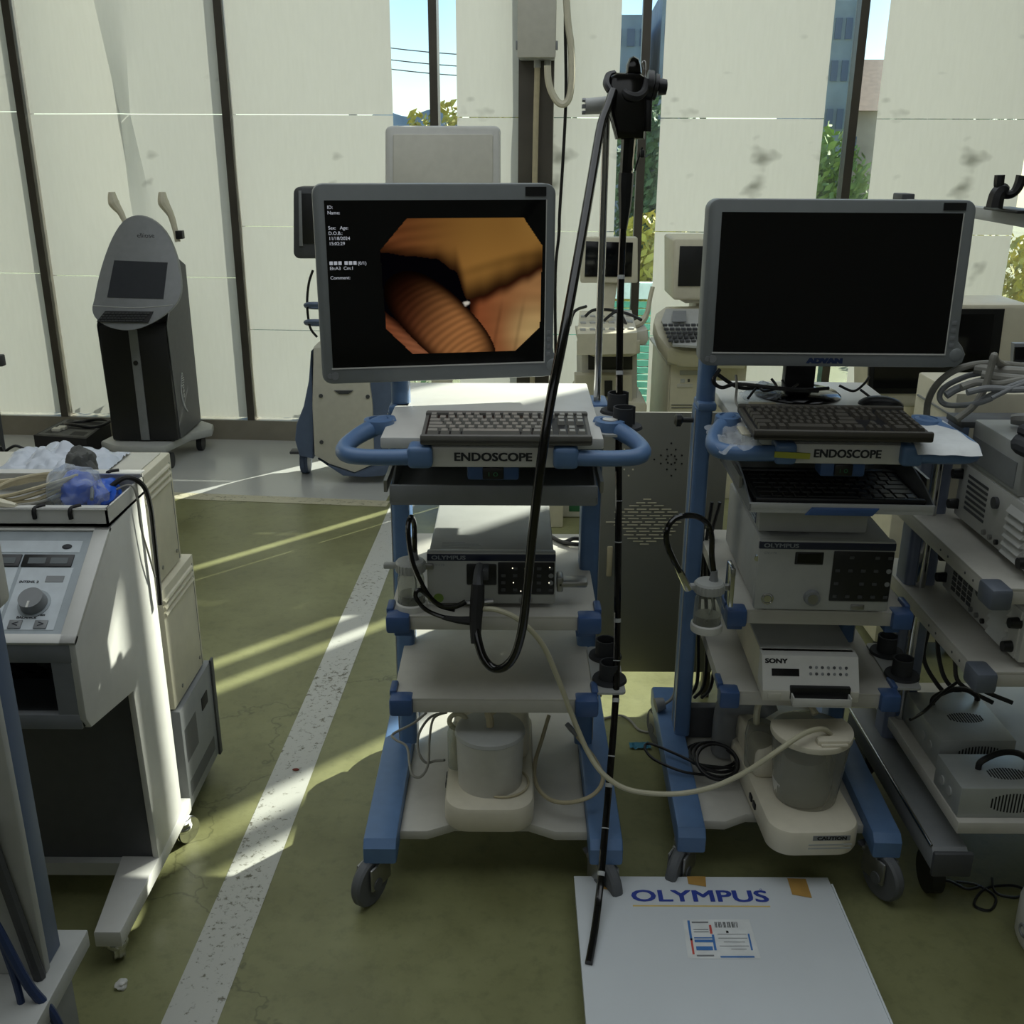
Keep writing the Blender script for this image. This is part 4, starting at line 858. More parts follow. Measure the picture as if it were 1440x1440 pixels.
# coiled cord, plug and cable on the right cart base
t = thing('coiled_cord', 'black coiled cord on the base of the right cart left of its pump', 'cable', gz(1005, 1075, .15))
for k in range(4): MB().torus(gz(1000+3*k, 1062+3*k, .165+.012*k), .062-.004*k, .0042, (.15*math.sin(k), .25*math.cos(k)-.2, 1), n=30).build('coil', M['cable'], t, world=True)
MB().tube([gz(998, 1090, .17), gz(960, 1085, .18), gz(920, 1068, .185), gz(907, 1052, .19), gz(915, 1046, .19), gz(950, 1060, .185), gz(985, 1075, .18), gz(1030, 1080, .17)], .0035).build('tail', M['cable'], t, world=True)
t = thing('mains_plug', 'grey mains plug resting on the left leg of the right cart', 'plug', gz(928, 990, .175))
p = gz(928, 992, .19); MB().cyl(p+Vector((-.012, 0, 0)), p+Vector((.012, .004, .004)), .02, .016, n=14).build('plug_body', M['grey'], t, world=True)
MB().tube([p+Vector((.012, 0, .004)), p+Vector((.035, .01, .02)), p+Vector((.05, .03, .06))], .004).build('cord', M['gcable'], t, world=True)
t = thing('hanging_cables', 'black cables hanging behind the shelves of the right cart beside its left post', 'cable', (.47, 2.42, .15))
for k in range(5):
    a = random.Random(k); MB().tube([(.45+.02*k, 2.47, .75), (.47+.01*k, 2.43+.01*k, .6), (.44+.025*k, 2.40+.015*k, .42), (.46+.02*k, 2.44, .25), (.44+.02*k, 2.46, .19)], .005, n=7).build('cable', M['cable'], t, world=True)
q = MB(); q.prism([(.455, .145), (.60, .145), (.60, .235), (.455, .235)], 2.33, 2.36, 'xz', .004); o = solo('power_strip', q, 'dgrey', 'dark power strip across the base of the right cart behind the coiled cord', 'power strip')
q = MB(); q.tube([(.545, 2.26, .15), (.545, 2.25, .28), (.555, 2.2, .33), (.60, 2.17, .34), (.62, 2.15, .32)], .032, n=12, rr=[.034, .034, .034, .03, .024]); solo('tilted_hose_head', q, 'grey', 'shiny grey curved hose head behind the right suction pump', 'hose')
# scraps on the floor
q = MB(); q.grid(lambda u, v: gz(886, 1052, .006)+Vector((.06*u, .03*v, .008*noise.noise((u*6, v*6, 0)))), 8, 6); solo('blue_scrap', q, 'teal', 'small blue-green plastic scrap on the floor between the carts', 'scrap', recalc=False)
q = MB(); bmesh.ops.create_icosphere(q.bm, subdivisions=3, radius=.012)
for v in q.bm.verts: v.co *= 1+.5*noise.noise(v.co*120); v.co.z *= .75
o = solo('paper_crumb', q, 'white', 'crumpled white paper ball on the floor by the left device casters', 'paper ball', loc=(0, 0, -.006)); o.location = gz(172, 1388, 0)
q = MB(); q.sph((0, 0, .002), .007, (1.4, .8, .4), 10, 6); o = solo('dry_leaf', q, 'leafred', 'tiny red-brown scrap on the white floor line', 'scrap', loc=(0, 0, 0)); o.location = gz(416, 1083, .0015)

# white carton
t = thing('carton', 'flat white carton with blue printed word on the floor in front', 'box', (.42, 1.6, 0))
zt = .062; x0, x1, y0, y1 = .147, .702, 1.30, 1.885
q = MB(); q.box(x0, x1, y0, y1, 0, zt-.003, .003); q.build('body', M['card'], t, world=True)
MB().box(x0-.004, x1+.010, y0-.004, y1+.004, zt-.003, zt, .001).build('lid', M['card'], t, world=True)
MB().box(x1+.010, x1+.014, y0, y1-.02, zt*.35, zt+.002).build('lid_flap', M['card'], t, world=True)
def flatw(px, py): p = gz(px, py, zt+.0006); return p
p = flatw(888, 1267); text('printed_word', 'OLYMPUS', .0505, Matrix.Translation(p-t.location), 'ink', t, 1.36, .0013)
p = flatw(1068, 1252); text('registered_mark', 'o', .012, Matrix.Translation(p-t.location), 'ink', t)
a, b_ = flatw(890, 1273), flatw(1083, 1274); MB().box(a.x, b_.x, a.y-.003, a.y+.001, zt, zt+.0005).build('yellow_rule', M['yink'], t, world=True)
for pts in ([(966, 1232.5), (992, 1232.5), (993, 1247), (968, 1243)], [(1107, 1235), (1133, 1236), (1142, 1263), (1114, 1258)], [(850, 1232), (866, 1232), (868, 1252), (846, 1250)]):
    q = MB(); v = [flatw(*k) for k in pts]; q.bm.faces.new([q.bm.verts.new(k+Vector((0, 0, .0003))) for k in v]); q.build('tape_patch', M['tape'], t, world=True)
A_, B_, D_ = flatw(962, 1293), flatw(1045, 1293), flatw(970, 1348); ex = (B_-A_); ey = (A_-D_); ex.z = ey.z = 0
def lab(u0, u1, v0, v1, m, name, h=.0004):
    q = MB(); o_ = D_+Vector((0, 0, h)); q.quad(o_+ex*u0+ey*v0, o_+ex*u1+ey*v0, o_+ex*u1+ey*v1, o_+ex*u0+ey*v1); return q.build(name, M[m], sl, world=True)
sl = MB().quad(D_-ex*.03, D_+ex*1.15, A_+ex*1.1, A_-ex*.02).build('shipping_label', M['paper'], t, world=True)
for k in range(26):
    if k % 5 != 3: lab(.50+.015*k, .50+.015*k+(.010 if k % 3 else .006), .78, .93, 'dark', 'barcode_bar')
for u0, u1, v0, v1, m in ((.05, .09, .45, .97, 'bink'), (.055, .09, .1, .5, 'red'), (.40, .44, .62, .85, 'red'), (.42, .46, .2, .6, 'bink'), (1.02, 1.05, .2, .62, 'bink'), (.12, .42, .5, .53, 'bink'), (.12, .42, .40, .47, 'bink'), (.5, 1.05, .02, .06, 'bink'), (.13, .40, .20, .30, 'bink'), (.12, .40, .90, .94, 'grey'), (.12, .40, .05, .09, 'grey'), (.52, 1.0, .60, .615, 'grey'), (.52, 1.0, .50, .515, 'grey'), (.60, .95, .40, .415, 'grey'), (.52, 1.0, .30, .315, 'grey'), (.70, .95, .22, .235, 'grey'), (.13, .38, .66, .68, 'grey'), (.13, .38, .72, .74, 'grey'), (.67, .71, .64, .70, 'dark')):
    lab(u0, u1, v0, v1, m, 'label_print')
# ================================================================ left foreground
def plate(front_pts, back, m, name, parent, bev=0.0):           # 3-D outline thickened by a vector
    q = MB(); a = [q.bm.verts.new(p) for p in front_pts]; b_ = [q.bm.verts.new(Vector(p)+Vector(back)) for p in front_pts]; n = len(a)
    fs = [q.bm.faces.new(a), q.bm.faces.new(b_)]
    for i in range(n): q.bm.faces.new((a[i], a[(i+1) % n], b_[(i+1) % n], b_[i]))
    bmesh.ops.recalc_face_normals(q.bm, faces=q.bm.faces[:])
    if bev: bmesh.ops.bevel(q.bm, geom=list({e for f in fs for e in f.edges}), offset=bev, segments=2, affect='EDGES', profile=.5)
    return q.build(name, m if not isinstance(m, str) else M[m], parent, world=True)
# white therapy console with tray and knobs
XR, XL = -.785, -1.235
t = thing('therapy_console', 'white wheeled therapy console with knob panel and cable tray at the left', 'medical console', (-1.0, 1.9, 0))
prof = [(2.07, .905), (1.878, .895), (1.655, .752), (1.655, .598), (1.672, .572), (1.88, .53), (1.895, .095), (2.07, .095)]
MB().prism(prof, XR-.014, XR, 'yz', .003).build('side_wall', M['white'], t, world=True)
MB().prism(prof, XL, XL+.014, 'yz', .003).build('side_wall', M['white'], t, world=True)
inn = [(2.06, .89), (1.885, .882), (1.672, .745), (1.668, .720), (2.06, .72)]
MB().prism(inn, XL+.012, XR-.012, 'yz').build('console_body', M['white'], t, world=True)
MB().box(XL+.01, XR-.01, 1.90, 2.065, .09, .73).build('front_sheet', M['dgrey'], t, world=True)
MB().box(XL+.01, XR-.01, 1.66, 1.90, .577, .60).build('bay_floor', M['dgrey'], t, world=True)
MB().box(XL+.01, XR-.012, 1.84, 1.9, .60, .73).build('bay_back', M['black'], t, world=True)
q = MB(); q.box(XL+.01, XR-.01, 1.655, 1.672, .715, .752, .002); q.box(XL+.01, XR-.01, 1.655, 1.672, .577, .608, .002); q.box(XR-.05, XR-.01, 1.656, 1.672, .6, .73); q.build('bay_frame', M['grey'], t, world=True)
for k in range(3): MB().tube([(XL+.15+.08*k, 1.80, .61), (XL+.17+.08*k, 1.76, .66), (XL+.22+.07*k, 1.77, .63), (XL+.27+.05*k, 1.8, .61)], .007).build('stored_cable', M['cable'], t, world=True)
ang = math.atan2(.895-.752, 1.878-1.655); PL = math.hypot(.895-.752, 1.878-1.655)
PM = Matrix.Translation((XR, 1.655, .752)) @ Matrix.Rotation(ang, 4, 'X')       # sloped panel: x leftwards negative, y up the slope, z out of it
def pb(x0, x1, y0, y1, z0, z1, name, m, par, bev=0.0): return MB().box(x0, x1, y0, y1, z0, z1, bev, mtx=PM).build(name, M[m], par, world=True)
fr = MB(); fr.box(-.45, -.0, 0, .02, -.004, .006, .002, mtx=PM); fr.box(-.45, 0, PL-.012, PL, -.004, .006, .002, mtx=PM); fr.box(-.03, 0, 0, PL, -.004, .006, .002, mtx=PM); fr.build('panel_frame', M['white'], t, world=True)
pn = pb(-.45, -.03, .02, PL-.012, -.004, .0015, 'knob_panel', 'panel', t)
pb(-.45, -.045, PL-.062, PL-.035, .001, .0022, 'name_strip', 'panelw', pn)
for x in (-.145, -.25): pb(x, x+.098, .03, PL-.098, .001, .0022, 'channel_film', 'panelw', pn)
for x in (-.148, -.248):
    d = pb(x, x+.096, PL-.096, PL-.068, .001, .004, 'readout', 'black', pn, .001)
    for k in (0, 1): pb(x+.012+.042*k, x+.045+.042*k, PL-.09, PL-.076, .0035, .0046, 'readout_window', 'lcdg', d)
pb(-.092, -.058, .134, .148, .0018, .003, 'symbol_plate', 'grey', pn)
for x in (-.098, -.22):
    q = MB(); q.cyl(PM @ Vector((x, .086, .002)), PM @ Vector((x, .086, .024)), .025, .022, n=28); kb = q.build('knob', M['grey'], pn, world=True)
    pb(x-.002, x+.002, .064, .078, .0235, .0250, 'pointer', 'white', kb)
    q = MB(); q.cyl(PM @ Vector((x, .086, .001)), PM @ Vector((x, .086, .0035)), .030, n=28); q.build('dial_disc', M['panel'], kb, world=True)
for x in (-.120, -.073): pb(x-.012, x+.012, .032, .050, .002, .0045, 'key_button', 'grey', pn, .001)
ftx = lambda s_, x, y, size, z=.0026: text('panel_text', s_, size, t.matrix_basis.inverted() @ PM @ Matrix.Translation((x, y, z)), 'text', pn, 1.2, .0003)
ftx('INTENS. 1', -.235, .132, .007); ftx('INTENS. 2', -.140, .132, .007); ftx('max', -.085, .060, .007); ftx('BALANCE', -.122, .054, .007); ftx('mA', -.205, PL-.093, .006); ftx('mA', -.11, PL-.093, .006)
o = ftx('<', -.126, .035, .018, .0049); o = ftx('>', -.079, .035, .018, .0049)
lg = MB(); lg.sph((0, 0, 0), .006, (1.6, 1, .2)); bmesh.ops.transform(lg.bm, matrix=PM @ Matrix.Translation((-.072, PL-.049, .003)), verts=lg.bm.verts[:]); lg.build('round_emblem', M['text'], pn, world=True)
# tray with hook slots
ty0, ty1, tz0, tz1 = 1.868, 2.075, .900, .937
q = MB(); q.box(XL, XR, ty0, ty1, tz0, tz0+.006); q.box(XL, XR, ty0, ty0+.004, tz0, tz1); q.box(XR-.004, XR, ty0, ty1, tz0, tz1); q.box(XL, XL+.004, ty0, ty1, tz0, tz1); q.box(XL, XR, ty1-.004, ty1, tz0, tz1+.012)
tr = q.build('cable_tray', M['white'], t, world=True)
MB().box(XL, XR, ty0-.002, ty0+.022, tz1-.003, tz1, .001).build('front_lip', M['white'], tr, world=True); MB().box(XL, XR+.004, ty1-.024, ty1+.004, tz1+.010, tz1+.014, .001).build('back_lip', M['white'], tr, world=True)
for x in (-.925, -.855):
    q = MB(); q.tube([(x, ty0-.0032, tz1-.020), (x, ty0-.0032, tz1-.004), (x+.003, ty0+.006, tz1+.0005), (x+.014, ty0+.016, tz1+.0005)], .0045, sub=3); q.build('hook_slot', M['dark'], tr, world=True)
for x in (-.935, -.85):
    q = MB(); q.tube([(x, ty1-.022, tz1+.014), (x+.004, ty1-.014, tz1+.0145), (x+.018, ty1-.006, tz1+.0145)], .005, sub=3); q.build('hook_slot', M['dark'], tr, world=True)
# feet
for xs in (1, -1):
    x1 = XR if xs > 0 else XL; a, b_ = (x1-.085, x1+.003) if xs > 0 else (x1-.003, x1+.085)
    pl = [(a, 2.12), (b_, 2.12), (b_-.006*xs, 1.665), (b_-.06*xs if xs < 0 else a+.028, 1.665), (a, 1.90)] if xs > 0 else [(a, 2.12), (b_, 2.12), (b_, 1.9), (b_-.028, 1.665), (a, 1.665)]
    MB().prism(pl, .062, .10, 'xy', .003).build('foot_beam', M['white'], t, world=True)
MB().box(XL, XR-.01, 1.88, 2.1, .065, .098).build('base_plate', M['greyw'], t, world=True)
def small_caster(par, x, y, yaw=0, r=.032):
    m = Matrix.Translation((x, y, 0)) @ Matrix.Rotation(yaw, 4, 'Z') ; q = MB()
    q.cyl(m @ Vector((0, 0, .062)), m @ Vector((0, 0, .05)), .022); q.sph(m @ Vector((0, 0, .046)), .024, (1, 1, .7)); c = q.build('caster', M['chrome'], par, world=True)
    q = MB(); q.cyl(m @ Vector((-.011, .012, r)), m @ Vector((.011, .012, r)), r, n=22); q.torus(m @ Vector((0, .012, r)), r-.004, .006, m.to_3x3() @ Vector((1, 0, 0))); q.build('wheel', M['chrome'], c, world=True)
for x, y, a in ((-.815, 1.70, .6), (-.795, 2.08, -.5), (-1.2, 1.70, .2), (-1.2, 2.08, .3)): small_caster(t, x, y, a)
# what lies in the tray
t = thing('cable_coil', 'coil of beige cables in the tray of the white console', 'cable', (-1.0, 1.97, .906))
for k in range(7): MB().tube([Vector((-.985+(.085+.004*k)*math.cos(a), 1.97+.062*math.sin(a), .920+.004*k+.030*max(0, math.sin(a+.3*k)))) for a in [i*PI/8 for i in range(16)]], .0042, n=7, sub=3, closed=True).build('coil_turn', M['beige'], t, world=True)
MB().tube([(-1.06, 1.89, .94), (-1.0, 1.885, .935), (-.93, 1.90, .938), (-.89, 1.95, .945), (-.87, 1.985, .95), (-.85, 1.965, .945), (-.838, 1.93, .935)], .0038).build('loose_lead', M['gcable'], t, world=True)
MB().tube([(-1.04, 1.895, .945), (-1.0, 1.885, .94), (-.965, 1.88, .937)], .012, sub=4, rr=[.013, .012, .006]).build('probe_grip', M['cream'], t, world=True)
def crumple(c, rad, m, name, lab, cat, seed, amp=.3, world=None, sub=4):
    q = MB(); bmesh.ops.create_icosphere(q.bm, subdivisions=sub, radius=1)
    for v in q.bm.verts:
        d = v.co.copy(); n = noise.noise(d*2.2+Vector((seed, 0, 0)))*amp+noise.noise(d*6+Vector((0, seed, 0)))*amp*.35
        v.co = Vector((d.x*rad[0], d.y*rad[1], d.z*rad[2]))*(1+n)
        if v.co.z < -rad[2]*.7: v.co.z = -rad[2]*.7
    o = solo(name, q, m, lab, cat, loc=(0, 0, -rad[2]*.7)); o.location = c; return o
crumple((-.885, 1.975, .907), (.036, .05, .042), 'bagblue', 'blue_cuff', 'bright blue rolled cuff in the tray of the white console', 'cuff', 3, .18)
crumple((-.843, 2.0, .907), (.030, .055, .026), 'bagblue', 'blue_pad', 'flat blue pad at the right end of the console tray', 'pad', 8, .2)
crumple((-.882, 1.955, .907), (.058, .058, .050), 'bag', 'clear_bag', 'clear plastic bag around the blue cuff in the console tray', 'bag', 5, .25)
solo('black_cord', MB().tube([(-.83, 2.0, .935), (-.80, 2.02, .952), (-.775, 2.04, .93), (-.768, 2.05, .88), (-.768, 2.05, .8), (-.770, 2.05, .70), (-.772, 2.05, .65)], .0055), 'cable', 'black cord hanging over the right side of the white console', 'cable')
solo('grey_lead', MB().tube([(-.84, 1.99, .92), (-.79, 2.0, .942), (-.775, 2.0, .92), (-.776, 2.005, .85), (-.772, 2.02, .78), (-.772, 2.04, .72)], .0022), 'gcable', 'thin grey lead hanging over the right side of the white console', 'cable')

# cream cabinet stack behind the console
t = thing('module_stack', 'cream stacked cabinet with two ribbed modules over a grey vented one behind the console', 'cabinet', (-1.05, 2.28, 0))
for k, (z0, z1, xr, y1) in enumerate(((.645, .915, -.812, 2.335), (.335, .64, -.798, 2.375))):
    q = MB(); q.box(-1.28, xr, 2.135, y1, z0, z1, .004); md = q.build('module', M['cream'], t, world=True)
    q = MB()
    for j in range(3): q.tube([(xr, 2.14, z1-.028-.016*j), (xr, y1-.022, z1-.028-.016*j)], .006, n=8, sub=1)
    q.build('rib', M['cream'], md, world=True)
    MB().box(xr-.002, xr+.0008, y1-.016, y1-.0145, z0+.005, z1-.02).build('panel_seam', M['grey'], md, world=True)
    for y in (2.2, y1-.03): MB().cyl((xr-.002, y, z0+.03), (xr+.002, y, z0+.03), .005, n=12).build('screw', M['steel'], md, world=True)
MB().box(-1.26, -.83, 2.15, 2.32, .914, .918, .001).build('top_panel', M['offw'], t, world=True)
q = MB(); q.box(-1.28, -.788, 2.135, 2.40, .055, .33, .004); gm_ = q.build('lower_module', M['grey'], t, world=True)
MB().box(-.79, -.783, 2.385, 2.405, .05, .335, .002).build('rear_edge', M['dgrey'], gm_, world=True)
q = MB(); q.box(-.789, -.7865, 2.29, 2.34, .24, .275, .002); q.build('recess_handle', M['dark'], gm_, world=True)
for (ya, yb, za, zb) in ((2.15, 2.24, .18, .27), (2.15, 2.36, .085, .125)):
    vp = MB().box(-.789, -.7875, ya, yb, za, zb).build('vent', M['dgrey'], gm_, world=True)
for x, y in ((-.84, 2.18), (-.84, 2.37), (-1.24, 2.18), (-1.24, 2.37)): MB().cyl((x-.012, y, .028), (x+.012, y, .028), .028, n=18).build('wheel', M['black'], t, world=True)
q = MB(); q.grid(lambda u, v: Vector((-1.14+.245*u, 2.14+.17*v, .921+.05*math.sin(PI*u)**.6*math.sin(PI*min(1, v*1.1))**.8*(.5+.9*abs(noise.noise((u*4, v*3, 7))))+.012*abs(noise.noise((u*11, v*9, 2))))), 40, 26)
o = solo('plastic_cover', q, mat('white_film', '#c3cad4', .25, var=.06, scale=10), 'crumpled white plastic cover on top of the cream cabinet stack', 'plastic cover', recalc=False)
crumple(tuple(at(114, 655, 2.10)-Vector((0, 0, .03))), (.034, .03, .04), 'grayfoam', 'foam_piece', 'dark grey foam lump in front of the white plastic cover', 'foam', 2, .3)

# post-like device at the very left edge
EM = Matrix.Translation((-.735, 1.335, 0)) @ Matrix.Rotation(R(0), 4, 'Z')
t = thing('edge_device', 'white and slate blue device column cut by the left edge of the photo', 'medical device', (-.9, 1.4, 0))
q = MB(); q.box(-1.04, -.774, 1.36, 1.412, .30, 1.0, .003); q.build('column', M['sblue'], t, world=True)
q = MB(); q.box(-1.04, -.770, 1.345, 1.362, .30, 1.03, .003); q.build('front_plate', M['greyw'], t, world=True)
q = MB(); q.prism(rrect(-1.04, -.772, .93, 1.055, .02), 1.412, 1.44, 'xz', .002); q.build('head_panel', M['white'], t, world=True)
text('lettering', 'X', .02, t.matrix_basis.inverted() @ front(-.79, 1.4115, 1.04), 'text', t)
q = MB(); q.tube([(-.83, 1.338, .80), (-.815, 1.336, .6), (-.79, 1.336, .4), (-.778, 1.338, .3)], .010); q.build('groove', M['dgrey'], t, world=True)
q = MB(); q.tube([(-.84, 1.32, .72), (-.835, 1.30, .55), (-.80, 1.295, .42), (-.77, 1.29, .33), (-.74, 1.29, .27), (-.72, 1.28, .2)], .008); q.tube([(-.80, 1.315, .62), (-.81, 1.30, .48), (-.79, 1.29, .34), (-.78, 1.28, .24)], .006); q.build('hanging_hose', M['bcable'], t, world=True)
q = MB(); q.box(-1.05, -.742, 1.22, 1.45, .265, .30, .003); q.build('base_plate', M['greyw'], t, world=True)
q = MB(); q.box(-1.03, -.78, 1.25, 1.44, .06, .265, .003); q.build('base_box', M['grey'], t, world=True)
for x, y in ((-.80, 1.28), (-.80, 1.42), (-1.0, 1.28), (-1.0, 1.42)): MB().cyl((x-.012, y, .03), (x+.012, y, .03), .03, n=18).build('wheel', M['black'], t, world=True)

# ================================================================ far left
KY = 5.2
def kp(px, py): return at(px, py, 4.98+(466-py)/165*.30)
t = thing('console_kiosk', 'grey oval-faced console kiosk with screen and keyboard on a black pedestal by the windows', 'console', (-1.95, 5.35, 0))
a, b_ = at(157, 610, KY), at(250, 610, KY); zt_ = .74
q = MB(); q.box(a.x, b_.x, KY, 5.60, .135, zt_, .012); q.build('pedestal', M['black'], t, world=True)
q = MB(); q.prism([(KY+.03, .14), (5.6, .14), (5.6, 1.0), (5.45, 1.06), (5.2, .74)], b_.x, b_.x+.004, 'yz'); q.prism([(KY+.03, .14), (5.6, .14), (5.6, 1.0), (5.45, 1.06), (5.2, .74)], a.x-.004, a.x, 'yz'); q.build('side_panel', M['dgrey'], t, world=True)
q = MB(); q.box(a.x+.02, b_.x-.0, 5.3, 5.6, .7, 1.02, .02); q.build('upper_back', M['dgrey'], t, world=True)
m1 = (a.x+b_.x)/2+.0; q = MB(); q.box(m1-.02, m1+.025, KY-.006, KY+.003, .14, zt_-.02, .002); st = q.build('centre_strip', M['grey'], t, world=True)
MB().cyl((m1, KY-.012, .55), (m1, KY-.004, .55), .012, n=14).build('key_lock', M['black'], st, world=True)
text('lettering', 'ellipse', .055, t.matrix_basis.inverted() @ Matrix.Translation((b_.x+.0052, KY+.14, .47)) @ Matrix.Rotation(PI/2, 4, 'Z') @ Matrix.Rotation(PI/2, 4, 'X') @ Matrix.Rotation(-PI/2, 4, 'Z'), 'mark', t, 1.0, .0005)
q = MB(); q.tube([(b_.x+.005, KY+.14, .46), (b_.x+.005, KY+.11, .38), (b_.x+.005, KY+.13, .30), (b_.x+.005, KY+.18, .25)], .006, rr=[.001, .004, .006, .003]); q.build('swoosh', M['mark'], t, world=True)
op = [(190, 303), (212, 308), (232, 326), (246, 355), (253, 385), (254, 412), (246, 430), (228, 446), (205, 459), (180, 465), (155, 461), (136, 450), (129, 436), (132, 420), (137, 395), (145, 366), (157, 335), (172, 312)]
oval = []
for k in range(len(op)):
    a_, b2, c2, d2 = [Vector(op[(k+i) % len(op)]) for i in (-1, 0, 1, 2)]
    for f_ in (0, .33, .67): oval.append(kp(*(.5*((2*b2)+(c2-a_)*f_+(2*a_-5*b2+4*c2-d2)*f_*f_+(3*b2-a_-3*c2+d2)*f_**3))))
fc = plate(oval, (0, .035, .0), 'grey', 'oval_face', t, .006)
def on(pts, d=.004): return [kp(*p)-Vector((0, d, 0)) for p in pts]
sc_ = plate(on([(161, 366), (236, 369), (230, 420), (151, 418)]), (0, .006, 0), 'scr2', 'screen', fc)
kbp = plate(on([(149, 437), (216, 438), (209, 453), (137, 452)], .012), (0, .012, 0), 'black', 'keyboard', t)
q = MB()
for r_ in range(4):
    for k in range(13):
        p = on([(150.5-3.2*r_+k*4.95, 440+3.4*r_)], .016)[0]; q.box(p.x-.0065, p.x+.0065, p.y-.003, p.y+.004, p.z-.0035, p.z+.0035)
q.build('key_rows', M['dgrey'], kbp, world=True)
MB().tube([kp(131, 430)-Vector((0, .0, 0)), kp(190, 433)-Vector((0, .001, 0)), kp(243, 429)-Vector((0, .0, 0))], .0025).build('fold_ridge', M['greyw'], fc, world=True)
text('lettering', 'ellipse', .035, t.matrix_basis.inverted() @ Matrix.Translation(kp(196, 334)-Vector((.01, .002, 0))) @ Matrix.Rotation(PI/2+.45, 4, 'X'), 'text', fc)
for pts in ([(180, 320, 5.3), (174, 308, 5.3), (169, 298, 5.3), (160, 285, 5.3), (157, 270, 5.3)], [(250, 340, 5.3), (246, 322, 5.3), (240, 302, 5.3), (230, 285, 5.3), (228, 270, 5.3)]):
    MB().tube(ats(pts), .02, n=10, rr=[.014, .014, .017, .028, .016]).build('handpiece', M['cream'], t, world=True)
p = at(251, 330, 5.3); MB().box(p.x-.01, p.x+.025, p.y-.02, p.y+.02, p.z-.02, p.z+.02, .003).build('holder', M['black'], t, world=True)
bl_ = [gz(px, py, .125) for px, py in ((142, 621), (160, 627), (205, 629), (232, 628), (252, 618), (270, 610), (298, 604), (300, 597), (285, 592), (262, 594), (200, 604), (160, 612))]
q = MB(); q.prism([(p.x, p.y) for p in bl_], .085, .13, 'xy', .012); q.build('foot_plate', M['greyw'], t, world=True)
for x, y in ((-2.15, 5.2), (-1.80, 5.16), (-1.735, 5.5), (-2.2, 5.5)): MB().cyl((x-.015, y, .042), (x+.015, y, .042), .042, n=18).build('caster', M['black'], t, world=True)
MB().tube([(a.x-.01, 5.45, .3), (a.x-.03, 5.42, .2), (a.x-.02, 5.4, .13)], .008).build('side_cord', M['cable'], t, world=True)
# foam case on the floor
t = thing('foam_case', 'open black foam case with a coiled lead on the floor beside the kiosk', 'case', (-2.47, 5.35, 0))
c4 = [gz(47, 612, .15), gz(121, 617, .15), gz(154, 592, .15), gz(92, 589, .15)]
lo_ = [Vector((p.x, p.y, 0)) for p in c4]; q = MB(); q.hexa([tuple(p) for p in lo_]+[tuple(p) for p in c4]); q.build('tray', M['blackm'], t, world=True)
def fc4(u, v, dz=.0015): return c4[0]*(1-u)*(1-v)+c4[1]*u*(1-v)+c4[2]*u*v+c4[3]*(1-u)*v+Vector((0, 0, dz))
q = MB(); q.quad(fc4(.04, .06, .001), fc4(.96, .06, .001), fc4(.96, .96, .001), fc4(.04, .96, .001)); fo = q.build('foam_insert', M['grayfoam'], t, world=True)
for (u0, u1, v0, v1) in ((.12, .25, .15, .95), (.62, .9, .12, .32), (.4, .93, .45, .92)):
    MB().quad(fc4(u0, v0, .002), fc4(u1, v0, .002), fc4(u1, v1, .002), fc4(u0, v1, .002)).build('cutout', M['dark'], fo, world=True)
c0 = fc4(.68, .7, .012); MB().tube([c0+Vector((.11*math.cos(a)+.01*math.sin(3*a), .07*math.sin(a), .008*math.sin(2*a))) for a in [i*PI/8 for i in range(28)]], .009).build('coiled_lead', M['black'], t, world=True)
for k, u in enumerate((.32, .36)): p = fc4(u, .28+.1*k, .01); MB().box(p.x-.03, p.x+.015, p.y-.02, p.y+.02, p.z-.008, p.z+.01, .004).build('fitting', M['offw'], t, world=True)
# grey device and leads between console and windows, far left
t = thing('grey_handset', 'grey device with a carry handle and black leads behind the console at the left edge', 'device', (at(12, 660, 2.6).x, 2.6, 0))
p = at(12, 660, 2.6); q = MB(); q.box(p.x-.14, p.x+.055, p.y-.08, p.y+.1, p.z-.09, p.z+.005, .02, 3); q.build('body', M['grey'], t, world=True)
MB().box(p.x-.16, p.x+.045, p.y-.07, p.y+.09, .0, p.z-.088, .01).build('pedestal', M['offw'], t, world=True)
MB().tube(ats([(2, 655, 2.58), (12, 643, 2.58), (28, 641, 2.58), (40, 645, 2.6), (42, 655, 2.62)]), .010).build('carry_handle', M['grey'], t, world=True)
for k, pts in enumerate([[(0, 640, 2.7), (10, 648, 2.65), (25, 640, 2.62)], [(8, 634, 2.7), (22, 627, 2.7), (38, 634, 2.7), (46, 645, 2.68), (52, 640, 2.7)], [(0, 628, 2.7), (6, 638, 2.7), (12, 648, 2.65)]]): MB().tube(ats(pts), .004).build('lead', M['cable'], t, world=True)
p = gz(3, 560); t = thing('edge_stand', 'dark stand tip peeking in at the left edge below the window board', 'stand', (at(2, 506, 4.9).x, 4.95, 0))
MB().tube([at(2, 506, 4.9)-Vector((.045, 0, 0)), at(2, 506, 4.9)-Vector((.06, 0, .1)), Vector((at(2, 506, 4.9).x-.07, 4.9, 0.0))], .015).build('pole', M['dgrey'], t, world=True)
p = at(2, 506, 4.9); MB().box(p.x-.06, p.x+.012, p.y-.02, p.y+.02, p.z-.03, p.z+.025, .006).build('head', M['dgrey'], t, world=True)

